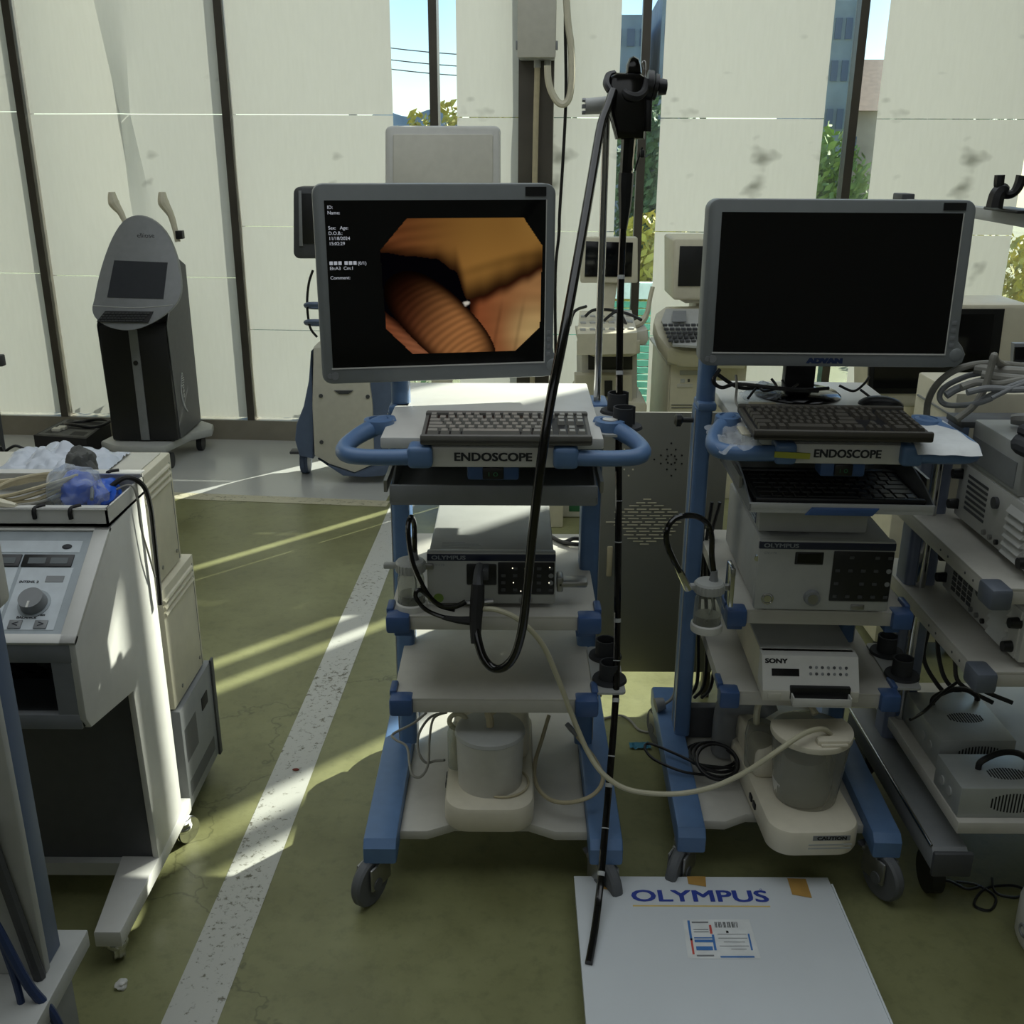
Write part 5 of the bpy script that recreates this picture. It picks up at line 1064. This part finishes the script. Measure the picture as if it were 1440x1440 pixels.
# ================================================================ machines along the windows
t = thing('laser_console', 'cream and slate blue wheeled tower left of the lit monitor', 'medical tower', (-.85, 4.95, 0))
YC = 4.9
def sl(pts, y0, y1, m, name, par, bev=.01): return slab(pts, y0, y1, bev).build(name, M[m], par, world=True)
cp_ = sl([(449, 480), (520, 480), (530, 560), (532, 640), (505, 652), (470, 640), (450, 628), (447, 560)], YC-.02, YC+.3, 'offw', 'front_panel', t)
sl([(446, 485), (450, 560), (449, 632), (430, 628), (424, 606), (426, 585), (436, 560), (443, 525)], YC-.0, YC+.35, 'sblue', 'side_shell', t)
sl([(521, 480), (560, 500), (566, 560), (566, 640), (545, 655), (520, 657), (490, 655), (455, 632), (470, 638), (505, 650), (530, 640), (529, 560)], YC-.01, YC+.35, 'sblue', 'side_shell', t)
sl([(470, 549), (497, 549), (490, 554), (477, 554)], YC-.026, YC-.015, 'dgrey', 'pull_handle', cp_, .001)
for px, py in ((451, 557), (517, 558), (452, 622)): p = at(px, py, YC-.025); MB().cyl(p, p+Vector((0, .02, 0)), .010, n=12).build('screw_cap', M['dgrey'], cp_, world=True)
for px in (431, 535):
    p = gz(px, 664); q = MB(); q.cyl((p.x-.02, p.y, .062), (p.x+.02, p.y, .062), .062, n=26); q.torus((p.x, p.y, .062), .052, .014, (1, 0, 0)); c = q.build('caster', M['sblue'], t, world=True); MB().box(p.x-.06, p.x+.03, p.y-.1, p.y-.03, .125, .14, .006).build('brake_lever', M['dgrey'], c, world=True)
sl([(465, 300), (500, 300), (500, 490), (465, 490)], YC+.1, YC+.2, 'greyw', 'column', t)
hd = sl(rrect(416, 470, 262, 362, 9), YC-.02, YC+.1, 'dgrey', 'display_head', t); sl([(421, 272), (460, 272), (460, 342), (424, 342)], YC-.027, YC-.015, 'black', 'display', hd, .001); sl([(420, 268), (424, 268), (426, 346), (421, 346)], YC-.03, YC-.02, 'grey', 'display_edge', hd, .001)
for py in (430, 454): MB().torus(at(445, py, YC), .05, .011, (0, .3, 1)).build('probe_ring', M['sblue'], t, world=True)
MB().tube(ats([(440, 380, YC), (434, 400, YC), (432, 430, YC), (436, 460, YC), (446, 474, YC)]), .006).build('probe_cord', M['cable'], t, world=True)
t = thing('display_trolley', 'pale display seen from behind on a cream trolley, top showing above the lit monitor', 'display trolley', (-.15, 4.45, 0))
hs = sl(rrect(543, 704, 177, 330, 9), 4.45, 4.52, 'white', 'display_housing', t); sl(rrect(553, 693, 189, 320, 2), 4.443, 4.455, 'offw', 'rear_panel', hs, .002)
MB().box(-.36, -.27, 4.45, 4.55, .06, 1.35, .01).build('column', M['cream'], t, world=True)
p = gz(625, 742); MB().box(p.x-.02, p.x+.03, p.y, p.y+.3, .0, .45, .006).build('leg', M['cream'], t, world=True)
p = gz(779, 742); MB().box(p.x-.03, p.x+.04, p.y, p.y+.3, .0, .45, .006).build('leg', M['cream'], t, world=True)
MB().box(-.36, .24, 4.30, 4.6, .42, .46, .006).build('deck', M['cream'], t, world=True)
t = thing('socket_box', 'small cream socket box with green switch on the floor behind the left cart', 'socket box', gz(806, 728)); p = gz(806, 728)
MB().box(p.x-.05, p.x+.06, p.y, p.y+.08, .002, .11, .006).build('box', M['offw'], t, world=True); MB().box(p.x-.02, p.x+.05, p.y-.003, p.y+.01, .03, .085, .003).build('switch', M['green'], t, world=True)
# ultrasound machines
t = thing('ultrasound_machine', 'cream ultrasound machine with small dark screen behind the hanging scope', 'ultrasound machine', (.46, 4.95, 0)); YU = 4.8
hs = sl(rrect(816, 896, 333, 397, 2.5), YU, YU+.05, 'cream', 'monitor_housing', t, .005); sl([(824, 339), (890, 341), (888, 389), (822, 389)], YU-.004, YU+.01, 'screen', 'screen', hs, .001)
sl([(846, 396), (868, 396), (864, 420), (862, 440), (846, 440), (848, 420)], YU+.02, YU+.1, 'cream', 'neck', t)
q = MB(); A0, A1, A2, A3 = gz(812, 470, .85), gz(896, 468, .85), gz(888, 436, .88), gz(815, 437, .88)
q = MB(); q.hexa([tuple(p-Vector((0, 0, .09))) for p in (A0, A1, A2, A3)]+[tuple(p) for p in (A0, A1, A2, A3)]); ct = q.build('control_deck', M['cream'], t, world=True)
for k in range(18):
    u, v = (k % 6+.5)/6, (k//6+.6)/3.6; p = (A0*(1-u)+A1*u)*(1-v)+(A3*(1-u)+A2*u)*v; MB().box(p.x-.012, p.x+.012, p.y-.015, p.y+.015, p.z-.004, p.z+.006, .002).build('deck_key', M['greyw'], ct, world=True)
sl([(812, 468), (893, 468), (893, 485), (880, 490), (830, 490), (814, 483)], YU-.22, YU+.2, 'cream', 'deck_front', t)
sl([(814, 488), (890, 488), (890, 580), (814, 580)], YU-.12, YU+.25, 'offw', 'body', t); sl([(827, 494), (889, 494), (889, 519), (827, 519)], YU-.126, YU-.1, 'black', 'bay', t, .001)
sl([(808, 525), (888, 525), (888, 590), (808, 590)], YU-.18, YU-.1, 'cream', 'lower_front', t); sl([(850, 535), (861, 535), (861, 557), (850, 557)], YU-.19, YU-.17, 'black', 'socket', t, .001)
MB().box(.30, .62, 4.6, 5.1, .04, .5, .02).build('base', M['cream'], t, world=True)
q = MB(); q.tube(ats([(889, 458, YU-.1), (902, 452, YU-.1), (910, 440, YU-.1), (914, 420, YU-.1), (918, 403, YU-.1)]), .014, rr=[.02, .018, .012, .010, .010]); q.build('handle_arm', M['cream'], t, world=True)
sl([(890, 462), (907, 458), (909, 472), (904, 480), (892, 480)], YU-.2, YU+.0, 'offw', 'probe_tray', t, .008)
for pts in ([(823, 445, YU-.2), (835, 436, YU-.18), (860, 436, YU-.1), (885, 442, YU-.15), (902, 450, YU-.2)], [(848, 452, YU-.2), (868, 438, YU-.15), (880, 456, YU-.22), (878, 464, YU-.24), (862, 460, YU-.2)], [(801, 458, YU-.2), (808, 438, YU-.2), (824, 431, YU-.1)]): MB().tube(ats(pts), .007).build('probe_cord', M['cable'], t, world=True)
for x in (.34, .58):
    for y in (4.66, 5.04): MB().cyl((x-.015, y, .035), (x+.015, y, .035), .035, n=14).build('caster', M['black'], t, world=True)
t = thing('ultrasound_machine', 'cream ultrasound machine with curved keyboard deck, partly hidden by the wide blank monitor', 'ultrasound machine', (.95, 4.95, .677)); YV = 4.92
hs = sl(rrect(940, 1024, 332, 416, 4), YV, YV+.3, 'cream', 'monitor_housing', t, .01); sl([(956, 346), (1014, 346), (1014, 402), (953, 402)], YV-.006, YV+.01, 'black', 'screen', hs, .001); sl([(944, 414), (1010, 414), (1000, 423), (960, 423)], YV+.02, YV+.2, 'offw', 'swivel', t)
B0, B1, B2, B3 = gz(918, 440, .86), gz(936, 492, .72), gz(1040, 500, .72), gz(1040, 425, .9)
dk = [gz(936, 430, .885), gz(922, 440, .862), gz(919, 452, .836), gz(925, 470, .795), gz(940, 490, .745), gz(960, 497, .725), gz(1050, 500, .725), gz(1050, 428, .89)]
plate(dk, (0, .02, -.07), 'cream', 'deck', t, .012)
kd = [gz(932, 458, .825), gz(1000, 460, .825), gz(1000, 490, .75), gz(946, 486, .75)]
dp = plate([p+Vector((0, -.002, .006)) for p in [gz(936, 436, .880), gz(930, 452, .846), gz(946, 486, .766), gz(1040, 492, .757), gz(1040, 436, .880)]], (0, 0, -.01), 'greyw', 'deck_face', t)
for r_ in range(5):
    for k in range(8):
        p = gz(935+2*r_+k*8, 459+5.5*r_, .838-.0145*r_); MB().box(p.x-.010, p.x+.010, p.y-.010, p.y+.010, p.z, p.z+.012, .002).build('deck_key', M['dgrey'], dp, world=True)
plate([gz(946, 438, .884), gz(965, 438, .884), gz(965, 453, .852), gz(945, 453, .852)], (0, 0, .004), 'grey', 'speaker', dp)
MB().box(.80, 1.12, 4.72, 5.2, .677, .74, .02).build('pedestal', M['cream'], t, world=True)
MB().box(.88, 1.08, 5.0, 5.2, .72, .97, .02).build('column', M['offw'], t, world=True)
t = thing('computer_tower', 'cream computer cabinet with two drive slots standing behind the steel panel', 'computer', (.95, 4.95, 0)); YT = 4.70
pb_ = at(925, 520, YT); pc_ = at(985, 520, YT)
MB().box(at(940, 540, YT).x, at(940, 540, YT).x+.36, YT, YT+.6, 0.0, .66, .006).build('case', M['cream'], t, world=True); MB().box(at(938, 505, YT-.03).x, at(938, 505, YT).x+.40, YT-.03, YT+.62, .66, .675, .006).build('top_shelf', M['offw'], t, world=True)
ff = sl([(943, 510), (1010, 510), (1010, 590), (940, 590)], YT-.012, YT+.005, 'cream', 'front_bezel', t, .003)
for (x0_, y0_, x1_, y1_, m) in ((930, 511, 963, 516, 'offw'), (934, 521, 959, 527, 'greyw'), (930, 540, 952, 545, 'offw'), (935, 533, 941, 538, 'mark'), (945, 533, 948, 537, 'dgrey'), (922, 569, 963, 570, 'dgrey'), (922, 573, 963, 574, 'dgrey')): x0_ += 22; x1_ += 22; sl([(x0_, y0_), (x1_, y0_), (x1_, y1_), (x0_, y1_)], YT-.016, YT-.01, m, 'drive_slot' if y1_ < 532 else 'front_detail', ff, .0005)
# perforated steel panel trolley
t = thing('perforated_stand', 'dark steel cabinet panel with punched dots and slots between the two carts', 'steel cabinet', (.44, 2.78, 0)); YP = 2.78
MB().box(at(841, 760, YP).x, at(841, 760, YP).x+.36, YP, YP+.012, at(900, 945, YP).z, at(900, 580, YP).z, .002).build('front_sheet', mat('satin_steel', '#7d7d75', .45, .35, var=.06, scale=3), t, world=True)
for x in (.27, .60): MB().box(x-.012, x+.012, YP+.012, YP+.04, 0, .8, .003).build('leg', M['dsteel'], t, world=True)
MB().box(.26, .61, YP+.012, YP+.018, .74, .76).build('stiffener', M['dsteel'], t, world=True)
fs = t.children[0]
rnd = random.Random(4); pr = at(857, 790, YP); MB().box(pr.x-.008, pr.x+.008, YP-.006, YP+.001, pr.z-.045, pr.z+.05, .003).build('pull_plate', M['beige'], fs, world=True)
hol = mat('slot_light_paint', '#cfc9ae', .5)  # cream colour painted as light showing through the slots
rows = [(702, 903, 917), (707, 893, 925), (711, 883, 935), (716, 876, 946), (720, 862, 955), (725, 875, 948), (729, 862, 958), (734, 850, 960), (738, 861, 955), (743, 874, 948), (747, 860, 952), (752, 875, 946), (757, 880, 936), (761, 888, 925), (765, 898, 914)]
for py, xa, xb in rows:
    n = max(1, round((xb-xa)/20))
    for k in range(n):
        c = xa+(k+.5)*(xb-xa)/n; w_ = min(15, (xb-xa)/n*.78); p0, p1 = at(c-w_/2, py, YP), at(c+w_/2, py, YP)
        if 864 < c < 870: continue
        MB().box(p0.x, p1.x, YP-.0025, YP+.001, p0.z-.0012, p0.z+.0012).build('slot_light_strip', hol, fs, world=True)
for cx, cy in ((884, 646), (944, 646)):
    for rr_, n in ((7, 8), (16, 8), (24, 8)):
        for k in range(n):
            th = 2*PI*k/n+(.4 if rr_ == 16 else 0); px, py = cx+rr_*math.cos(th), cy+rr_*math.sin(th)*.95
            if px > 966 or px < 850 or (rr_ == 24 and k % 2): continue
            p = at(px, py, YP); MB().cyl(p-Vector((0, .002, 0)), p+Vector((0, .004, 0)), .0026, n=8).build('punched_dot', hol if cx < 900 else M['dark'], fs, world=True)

# junction box on the steel column
t = thing('junction_box', 'grey junction box with flexible conduits on the steel column', 'electrical box', W(.12, -.2, 2.0))
z0_ = at(755, 84, 5.45).z; q = MB(); q.box(.035, .21, -.26, -.14, z0_, z0_+.55, .008, mtx=WM); bx_ = q.build('box', M['greyw'], t, world=True)
MB().box(.03, .215, -.275, -.258, z0_+.005, z0_+.55, .006, mtx=WM).build('lid', M['offw'], bx_, world=True)
for z in (.04, .28):
    for s_ in (.022, .213): MB().box(s_, s_+.012, -.27, -.24, z0_+z, z0_+z+.04, .003, mtx=WM).build('latch', M['grey'], bx_, world=True)
for s_, zz in ((.125, .05), (.175, .05)): MB().cyl(W(s_, -.2, z0_+.002), W(s_, -.2, z0_-.035), .017).build('gland', M['greyw'], bx_, world=True)
MB().tube([W(.125, -.2, z0_-.03), W(.12, -.2, z0_-.4), W(.118, -.19, z0_-.95), W(.118, -.19, .1)], .014).build('conduit', M['beige'], t, world=True)
MB().tube(ats([(770, 92, 5.4), (771, 112, 5.4), (776, 130, 5.4), (785, 144, 5.4), (794, 146, 5.4), (801, 135, 5.4), (804, 105, 5.4), (803, 65, 5.4), (798, 25, 5.4), (795, -40, 5.4)]), .017).build('flexible_conduit', M['cream'], t, world=True)
solo('hanging_black_cable', MB().tube(ats([(797, -60, 5.45), (795, 30, 5.45), (796, 130, 5.45), (792, 220, 5.45), (787, 300, 5.45), (786, 330, 5.45)])+[Vector((.22, 5.45, .9)), Vector((.25, 5.46, .01))], .008), 'cable', 'black cable hanging from above beside the steel column', 'cable')
M['rcap'] = mat('rack_cap_plastic', '#5d646f', .45)
M['rpost'] = mat('rack_post_enamel', '#767f95', .4, .2)
# ================================================================ grey rack at the right
t = thing('equipment_rack', 'grey shelved equipment rack at the right edge beside the right cart', 'equipment rack', (1.3, 2.15, 0))
for z in (.785, .600):
    q = MB(); q.box(.95, 1.62, 1.855, 2.47, z-.008, z, .002); q.box(.95, .956, 1.855, 2.47, z-.035, z-.006, .001); q.box(.95, 1.62, 1.855, 1.861, z-.035, z-.006, .001)
    sh = q.build('shelf', M['shelf'], t, world=True)
    MB().box(.94, .985, 1.835, 1.90, z-.042, z+.004, .008).build('corner_cap', M['rcap'], sh, world=True)
    for k in range(4): MB().cyl((.949, 1.94+.04*k+.05*(k > 1), z-.020), (.951, 1.94+.04*k+.05*(k > 1), z-.020), .003, n=8).build('screw', M['dgrey'], sh, world=True)
q = MB(); q.box(.965, 1.62, 1.855, 2.47, .205, .235, .003); q.build('bottom_shelf', M['shelf'], t, world=True)
q = MB(); q.prism([(1.84, .115), (1.84, .15), (1.86, .168), (2.44, .172), (2.45, .115)], .918, .998, 'yz', .006); rl = q.build('base_rail', M['grey'], t, world=True)
MB().box(.916, .921, 1.86, 2.44, .166, .174, .001).build('rail_edge', M['chrome'], rl, world=True)
MB().box(.915, 1.001, 1.832, 1.845, .11, .17, .004).build('rail_cap', M['dgrey'], rl, world=True)
q = MB(); q.prism([(1.84, .115), (1.84, .15), (1.86, .168), (2.44, .172), (2.45, .115)], 1.55, 1.63, 'yz', .006); q.build('base_rail', M['grey'], t, world=True)
MB().prism(rrect(.957, 1.033, 2.29, 2.36, .012), .17, 1.005, 'xy').build('post', M['rpost'], t, world=True)
po = t.children[-1]; MB().cyl((.992, 2.287, .18), (.992, 2.287, 1.0), .013, n=16).build('post_trim', M['chrome'], po, world=True)
MB().prism(rrect(1.55, 1.62, 2.29, 2.36, .012), .17, 1.005, 'xy').build('post', M['rpost'], t, world=True)
q = MB(); q.prism([(1.9, 1.447), (1.9, 1.482), (2.9, 1.475), (2.9, 1.458)], 1.045, 1.075, 'yz', .002); q.box(1.05, 1.62, 1.92, 1.95, 1.45, 1.48, .003); q.build('cable_boom', M['greyw'], t, world=True)
MB().box(1.57, 1.61, 1.92, 1.97, .785, 1.46, .004).build('boom_post', M['greyw'], t, world=True)
p = at(1274, 279, 2.86); MB().box(p.x-.015, p.x+.02, p.y-.01, p.y+.06, p.z-.012, p.z+.012, .003).build('boom_tip', M['dgrey'], t, world=True)
for x in (.96, 1.59):
    for y in (1.93, 2.4):
        MB().cyl((x-.014, y, .05), (x+.014, y, .05), .05, n=22).build('caster', M['black'], t, world=True)
t = thing('cable_hook', 'black forked hook clipped on the light grey boom at the upper right', 'hook', (1.06, 2.25, 1.477))
q = MB(); Yh = 2.25
q.tube(ats([(1398, 292, Yh), (1402, 275, Yh), (1408, 268, Yh), (1412, 271, Yh)]), .014, rr=[.018, .017, .016, .014]); q.build('stem', M['black'], t, world=True)
q = MB(); q.tube(ats([(1406, 246, Yh), (1405, 262, Yh), (1412, 273, Yh), (1424, 272, Yh), (1432, 262, Yh), (1437, 247, Yh)]), .010, rr=[.011, .011, .009, .009, .011, .012]); q.build('fork', M['black'], t, world=True)
q = MB(); q.box(1.025, 1.085, 2.17, 2.33, 1.4775, 1.484, .002); q.build('clip_plate', M['black'], t, world=True)
def instrument(name, lab, z, h, slots, Y0_, Y1_, X0_=1.035):
    t = thing(name, lab, 'medical instrument', (1.3, 2.05, z))
    MB().box(X0_, 1.58, Y0_, Y1_, z+.012, z+h, .004).build('housing', M['white'], t, world=True)
    lf = MB().box(X0_-.004, X0_+.001, Y0_+.012, Y1_-.03, z+.016, z+h-.006, .001)  .build('side_plate', M['white'], t, world=True)
    L = Y1_-Y0_
    for j in range(7):                       # vent rows on the far half
        if slots: MB().box(X0_-.0055, X0_-.003, Y1_-.16, Y1_-.06, z+.045+.0125*j, z+.051+.0125*j).build('vent_slot', M['dgrey'], lf, world=True)
        else:
            for k in range(4): MB().box(X0_-.0055, X0_-.003, Y1_-.165+.028*k, Y1_-.145+.028*k, z+.03+.0125*j, z+.039+.0125*j).build('vent_slot', M['dgrey'], lf, world=True)
    for j in range(6): MB().hexa([(X0_-.004, Y0_+.05, z+.022+.018*j), (X0_-.004, Y0_+.13, z+.022+.018*j), (X0_+.002, Y0_+.13, z+.034+.018*j), (X0_+.002, Y0_+.05, z+.034+.018*j), (X0_-.014, Y0_+.052, z+.022+.018*j), (X0_-.014, Y0_+.128, z+.022+.018*j), (X0_-.004, Y0_+.13, z+.036+.018*j), (X0_-.004, Y0_+.05, z+.036+.018*j)]).build('louvre', M['white'], lf, world=True)
    for y, zz in ((Y1_-.015, .04), (Y1_-.015, h-.035), (Y0_+.03, .035), (Y0_+.02, h-.035)):
        MB().cyl((X0_-.022, y, z+zz), (X0_+.004, y, z+zz), .011, .013, n=14).build('side_foot', M['black'], t, world=True)
    MB().cyl((X0_-.012, Y0_+.19, z+h-.04), (X0_-.002, Y0_+.19, z+h-.04), .013, n=16).build('fuse_cap', M['dgrey'], lf, world=True)
    for k in range(3): MB().cyl((X0_-.010, Y0_+.16+.03*k, z+.03), (X0_-.002, Y0_+.16+.03*k, z+.03), .006, n=10).build('terminal', M['steel' if k else 'black'], lf, world=True)
    for y in (Y0_+.04, Y1_-.04):
        for x in (X0_+.04, 1.54): MB().cyl((x, y, z), (x, y, z+.014), .012, n=10).build('foot', M['black'], t, world=True)
    return t
instrument('light_source', 'white instrument with louvred side on the upper rack shelf at the right edge', .785, .148, True, 1.87, 2.265)
instrument('light_source', 'white instrument with louvred side on the middle rack shelf at the right edge', .600, .128, False, 1.87, 2.265)
t = thing('control_unit', 'light grey control unit with cables heaped on it at the right edge', 'medical instrument', (1.3, 2.1, .933))
MB().box(1.03, 1.58, 1.98, 2.22, .9335, 1.035, .004).build('housing', M['greyw'], t, world=True); MB().box(1.028, 1.032, 2.0, 2.21, .945, 1.0).build('side_seam', M['grey'], t, world=True)
MB().box(1.0, 1.58, 2.215, 2.30, 1.015, 1.03, .002).build('bracket_plate', M['dgrey'], t, world=True); MB().box(1.005, 1.02, 2.215, 2.30, .935, 1.02, .002).build('bracket_side', M['sblue'], t, world=True)
t = thing('rear_unit', 'cream box unit behind the cable heap at the right edge', 'medical instrument', (1.3, 2.45, .787))
MB().box(1.05, 1.58, 2.375, 2.62, .786, 1.058, .006).build('housing', M['cream'], t, world=True); MB().box(1.046, 1.052, 2.39, 2.6, 1.0, 1.004).build('seam', M['grey'], t, world=True)
t = thing('cable_heap', 'heap of thick grey cables on the control unit at the right edge', 'cable', (1.2, 2.2, 1.036))
for k, pts in enumerate([[(1303, 590, 2.25), (1305, 565, 2.25), (1318, 540, 2.22), (1345, 520, 2.2), (1385, 511, 2.2), (1440, 515, 2.2), (1480, 520, 2.2)],
  [(1345, 590, 2.12), (1370, 570, 2.12), (1385, 545, 2.12), (1394, 515, 2.12), (1398, 500, 2.12), (1402, 508, 2.15), (1420, 515, 2.2), (1470, 512, 2.2)],
  [(1395, 560, 2.1), (1370, 568, 2.12), (1335, 570, 2.2), (1322, 562, 2.22), (1325, 548, 2.22), (1345, 535, 2.22), (1380, 525, 2.2), (1450, 528, 2.15)],
  [(1370, 568, 2.12), (1400, 552, 2.1), (1430, 540, 2.1), (1470, 528, 2.1)], [(1395, 560, 2.08), (1415, 550, 2.08), (1440, 540, 2.08), (1480, 530, 2.08)],
  [(1352, 545, 2.15), (1375, 538, 2.15), (1405, 540, 2.12), (1440, 534, 2.12), (1480, 530, 2.1)], [(1330, 556, 2.2), (1350, 545, 2.2), (1390, 534, 2.18), (1440, 530, 2.16), (1480, 528, 2.15)], [(1360, 552, 2.1), (1390, 546, 2.1), (1425, 548, 2.08), (1480, 545, 2.05)],
  [(1370, 518, 2.2), (1400, 522, 2.18), (1440, 524, 2.15), (1490, 530, 2.1)], [(1380, 528, 2.16), (1410, 532, 2.14), (1450, 535, 2.12)]]):
    MB().tube(ats(pts), (.0075, .0075, .0062, .0055, .005, .008, .009, .007, .012, .011)[k], n=10).build('cable', M['gcable' if k in (0, 1, 5, 8, 9) else 'grey'], t, world=True)
q = MB(); q.tube([(1.08, 2.16, 1.05), (1.10, 2.15, 1.052), (1.13, 2.14, 1.05)], .014, rr=[.010, .015, .012]); q.build('connector_plug', M['steel'], t, world=True)
MB().box(1.12, 1.165, 2.02, 2.04, 1.0365, 1.052, .003).build('mains_plug', M['black'], t, world=True)
t = thing('holder_ring', 'dark rubber holder ring on a black bracket at the right edge below the cable heap', 'holder', (1.09, 1.90, .933))
q = MB(); c = Vector((1.055, 1.92, 1.055)); q.torus(c, .062, .017, (0, 0, 1), 26, 10); q.torus(c+Vector((-.02, .035, .022)), .026, .012, (0, 0, 1), 20, 8); q.build('ring', M['rubber'], t, world=True)
q = MB(); q.box(1.045, 1.2, 1.885, 1.96, .934, 1.045, .008); q.build('bracket', M['black'], t, world=True); MB().box(1.04, 1.10, 1.88, 1.89, .955, .99, .002).build('bracket_face', M['grey'], t, world=True)
# small steel boxes on the bottom shelf
def steel_box(lab, x0, x1, y0, y1, z, h):
    t = thing('steel_box', lab, 'metal box', ((x0+x1)/2, (y0+y1)/2, z))
    b = MB().box(x0, x1, y0, y1, z, z+h, .002).build('case', mat('zinc_sheet', '#a9adab', .45, .35, var=.06, scale=20), t, world=True)
    cx, cz = (x0+x1)/2+.01, z+h*.5
    for k in range(15):
        u = (k-7)/8; hh = .024*math.sqrt(max(0, 1-u*u)); MB().box(cx+u*.058-.0015, cx+u*.058+.0015, y0-.0008, y0+.001, cz-hh, cz+hh).build('vent_slot', M['dark'], b, world=True)
    for k in range(13):
        u = (k-6)/7; hh = .022*math.sqrt(max(0, 1-u*u)); MB().box(cx+u*.045-.0015, cx+u*.045+.0015, (y0+y1)/2-.012-hh, (y0+y1)/2-.012+hh, z+h-.001, z+h+.0008).build('vent_slot', M['dark'], b, world=True)
    MB().tube([(cx-.055, y1-.06, z+h), (cx-.05, y1-.058, z+h+.018), (cx-.01, y1-.05, z+h+.034), (cx+.03, y1-.045, z+h+.032), (cx+.06, y1-.04, z+h+.014), (cx+.065, y1-.04, z+h)], .007).build('carry_handle', M['black'], t, world=True)
    for k in (0, 1): MB().cyl((x0-.003, y0+.05+.04*k, z+h*.45), (x0+.001, y0+.05+.04*k, z+h*.45), .011, n=16).build('socket', M['greyw'], t, world=True)
steel_box('small steel box with oval grille, front one on the bottom rack shelf', .968, 1.19, 1.872, 2.005, .235, .075)
steel_box('small steel box with black handle behind the front box on the bottom rack shelf', .995, 1.17, 2.055, 2.28, .235, .078)
t = thing('hanging_leads', 'black leads hanging behind the steel boxes inside the rack', 'cable', (1.08, 2.35, .24))
for k in range(4): MB().tube([(1.06+.03*k, 2.42, .56), (1.08+.02*k, 2.40, .45), (1.07+.04*k, 2.38, .36), (1.10+.03*k, 2.35, .30), (1.14+.05*k, 2.32, .26)], .006).build('lead', M['cable'], t, world=True)
MB().tube(ats([(1345, 960, 2.2), (1325, 975, 2.18), (1300, 1000, 2.15), (1280, 1012, 2.1)]), .004).build('lead', M['cable'], t, world=True)
# monitor behind the wide monitor, at the right
t = thing('ultrasound_machine', 'cream machine with big dark screen behind the right end of the wide monitor', 'ultrasound machine', (1.25, 3.1, 0)); Y3 = 3.0
hs = slab(rrect(1214, 1432, 421, 562, 9), Y3, Y3+.2, .01).build('monitor_housing', M['cream'], t, world=True); s1 = slab([(1224, 434), (1412, 434), (1396, 553), (1220, 553)], Y3-.004, Y3+.01, .001).build('screen_surround', M['black'], hs, world=True)
slab([(1232, 442), (1398, 442), (1384, 546), (1228, 546)], Y3-.007, Y3, .001).build('screen', M['screen'], s1, world=True)
MB().box(1.2, 1.55, 3.05, 3.5, .06, .80, .01).build('body', M['cream'], t, world=True); MB().box(1.25, 1.4, 3.1, 3.3, .78, .93, .01).build('neck', M['cream'], t, world=True)
MB().box(1.22, 1.42, 3.045, 3.055, .52, .60, .002).build('drive_panel', M['offw'], t, world=True)
for x in (1.25, 1.5):
    for y in (3.12, 3.42): MB().cyl((x-.015, y, .033), (x+.015, y, .033), .033, n=14).build('caster', M['black'], t, world=True)
t = thing('small_display', 'small dark display at the far right edge behind the cable heap', 'monitor', (1.52, 2.5, 1.058)); 
slab([(1424, 482), (1470, 482), (1470, 530), (1422, 530)], 2.48, 2.5, .002).build('housing', M['grey'], t, world=True); slab([(1427, 488), (1468, 488), (1468, 526), (1424, 526)], 2.476, 2.482, .0005).build('screen', M['screen'], t, world=True)
p = at(1445, 529, 2.49); MB().box(p.x-.05, p.x+.05, 2.46, 2.54, 1.058, p.z+.004, .003).build('foot', M['grey'], t, world=True)
# lower right corner
c = gz(1429, 1330)+Vector((.085, 0, 0)); t = thing('white_bin', 'rounded white plastic bin cut by the right edge of the photo on the floor', 'bin', c)
MB().lathe([(0, 0), (.075, 0), (.084, .02), (.085, .10), (.078, .13), (.070, .135), (.068, .12), (0, .11)], (0, 0, 0), 32).build('shell', M['white'], t)
MB().torus((-.083, -.01, .05), .012, .004, (1, 0, 0)).build('side_port', M['grey'], t)
t = thing('floor_cables', 'thin black cables lying on the floor at the lower right under the rack', 'cable', gz(1390, 1265))
for pts in ([(1345, 1240), (1375, 1245), (1400, 1262), (1392, 1280), (1370, 1272), (1385, 1250), (1420, 1245), (1440, 1250)], [(1395, 1235), (1400, 1255), (1425, 1262), (1440, 1258)], [(1300, 1245), (1330, 1238), (1360, 1250), (1380, 1246)]):
    MB().tube([gz(a, b_, .004) for a, b_ in pts], .003, n=6).build('cable', M['cable'], t, world=True)
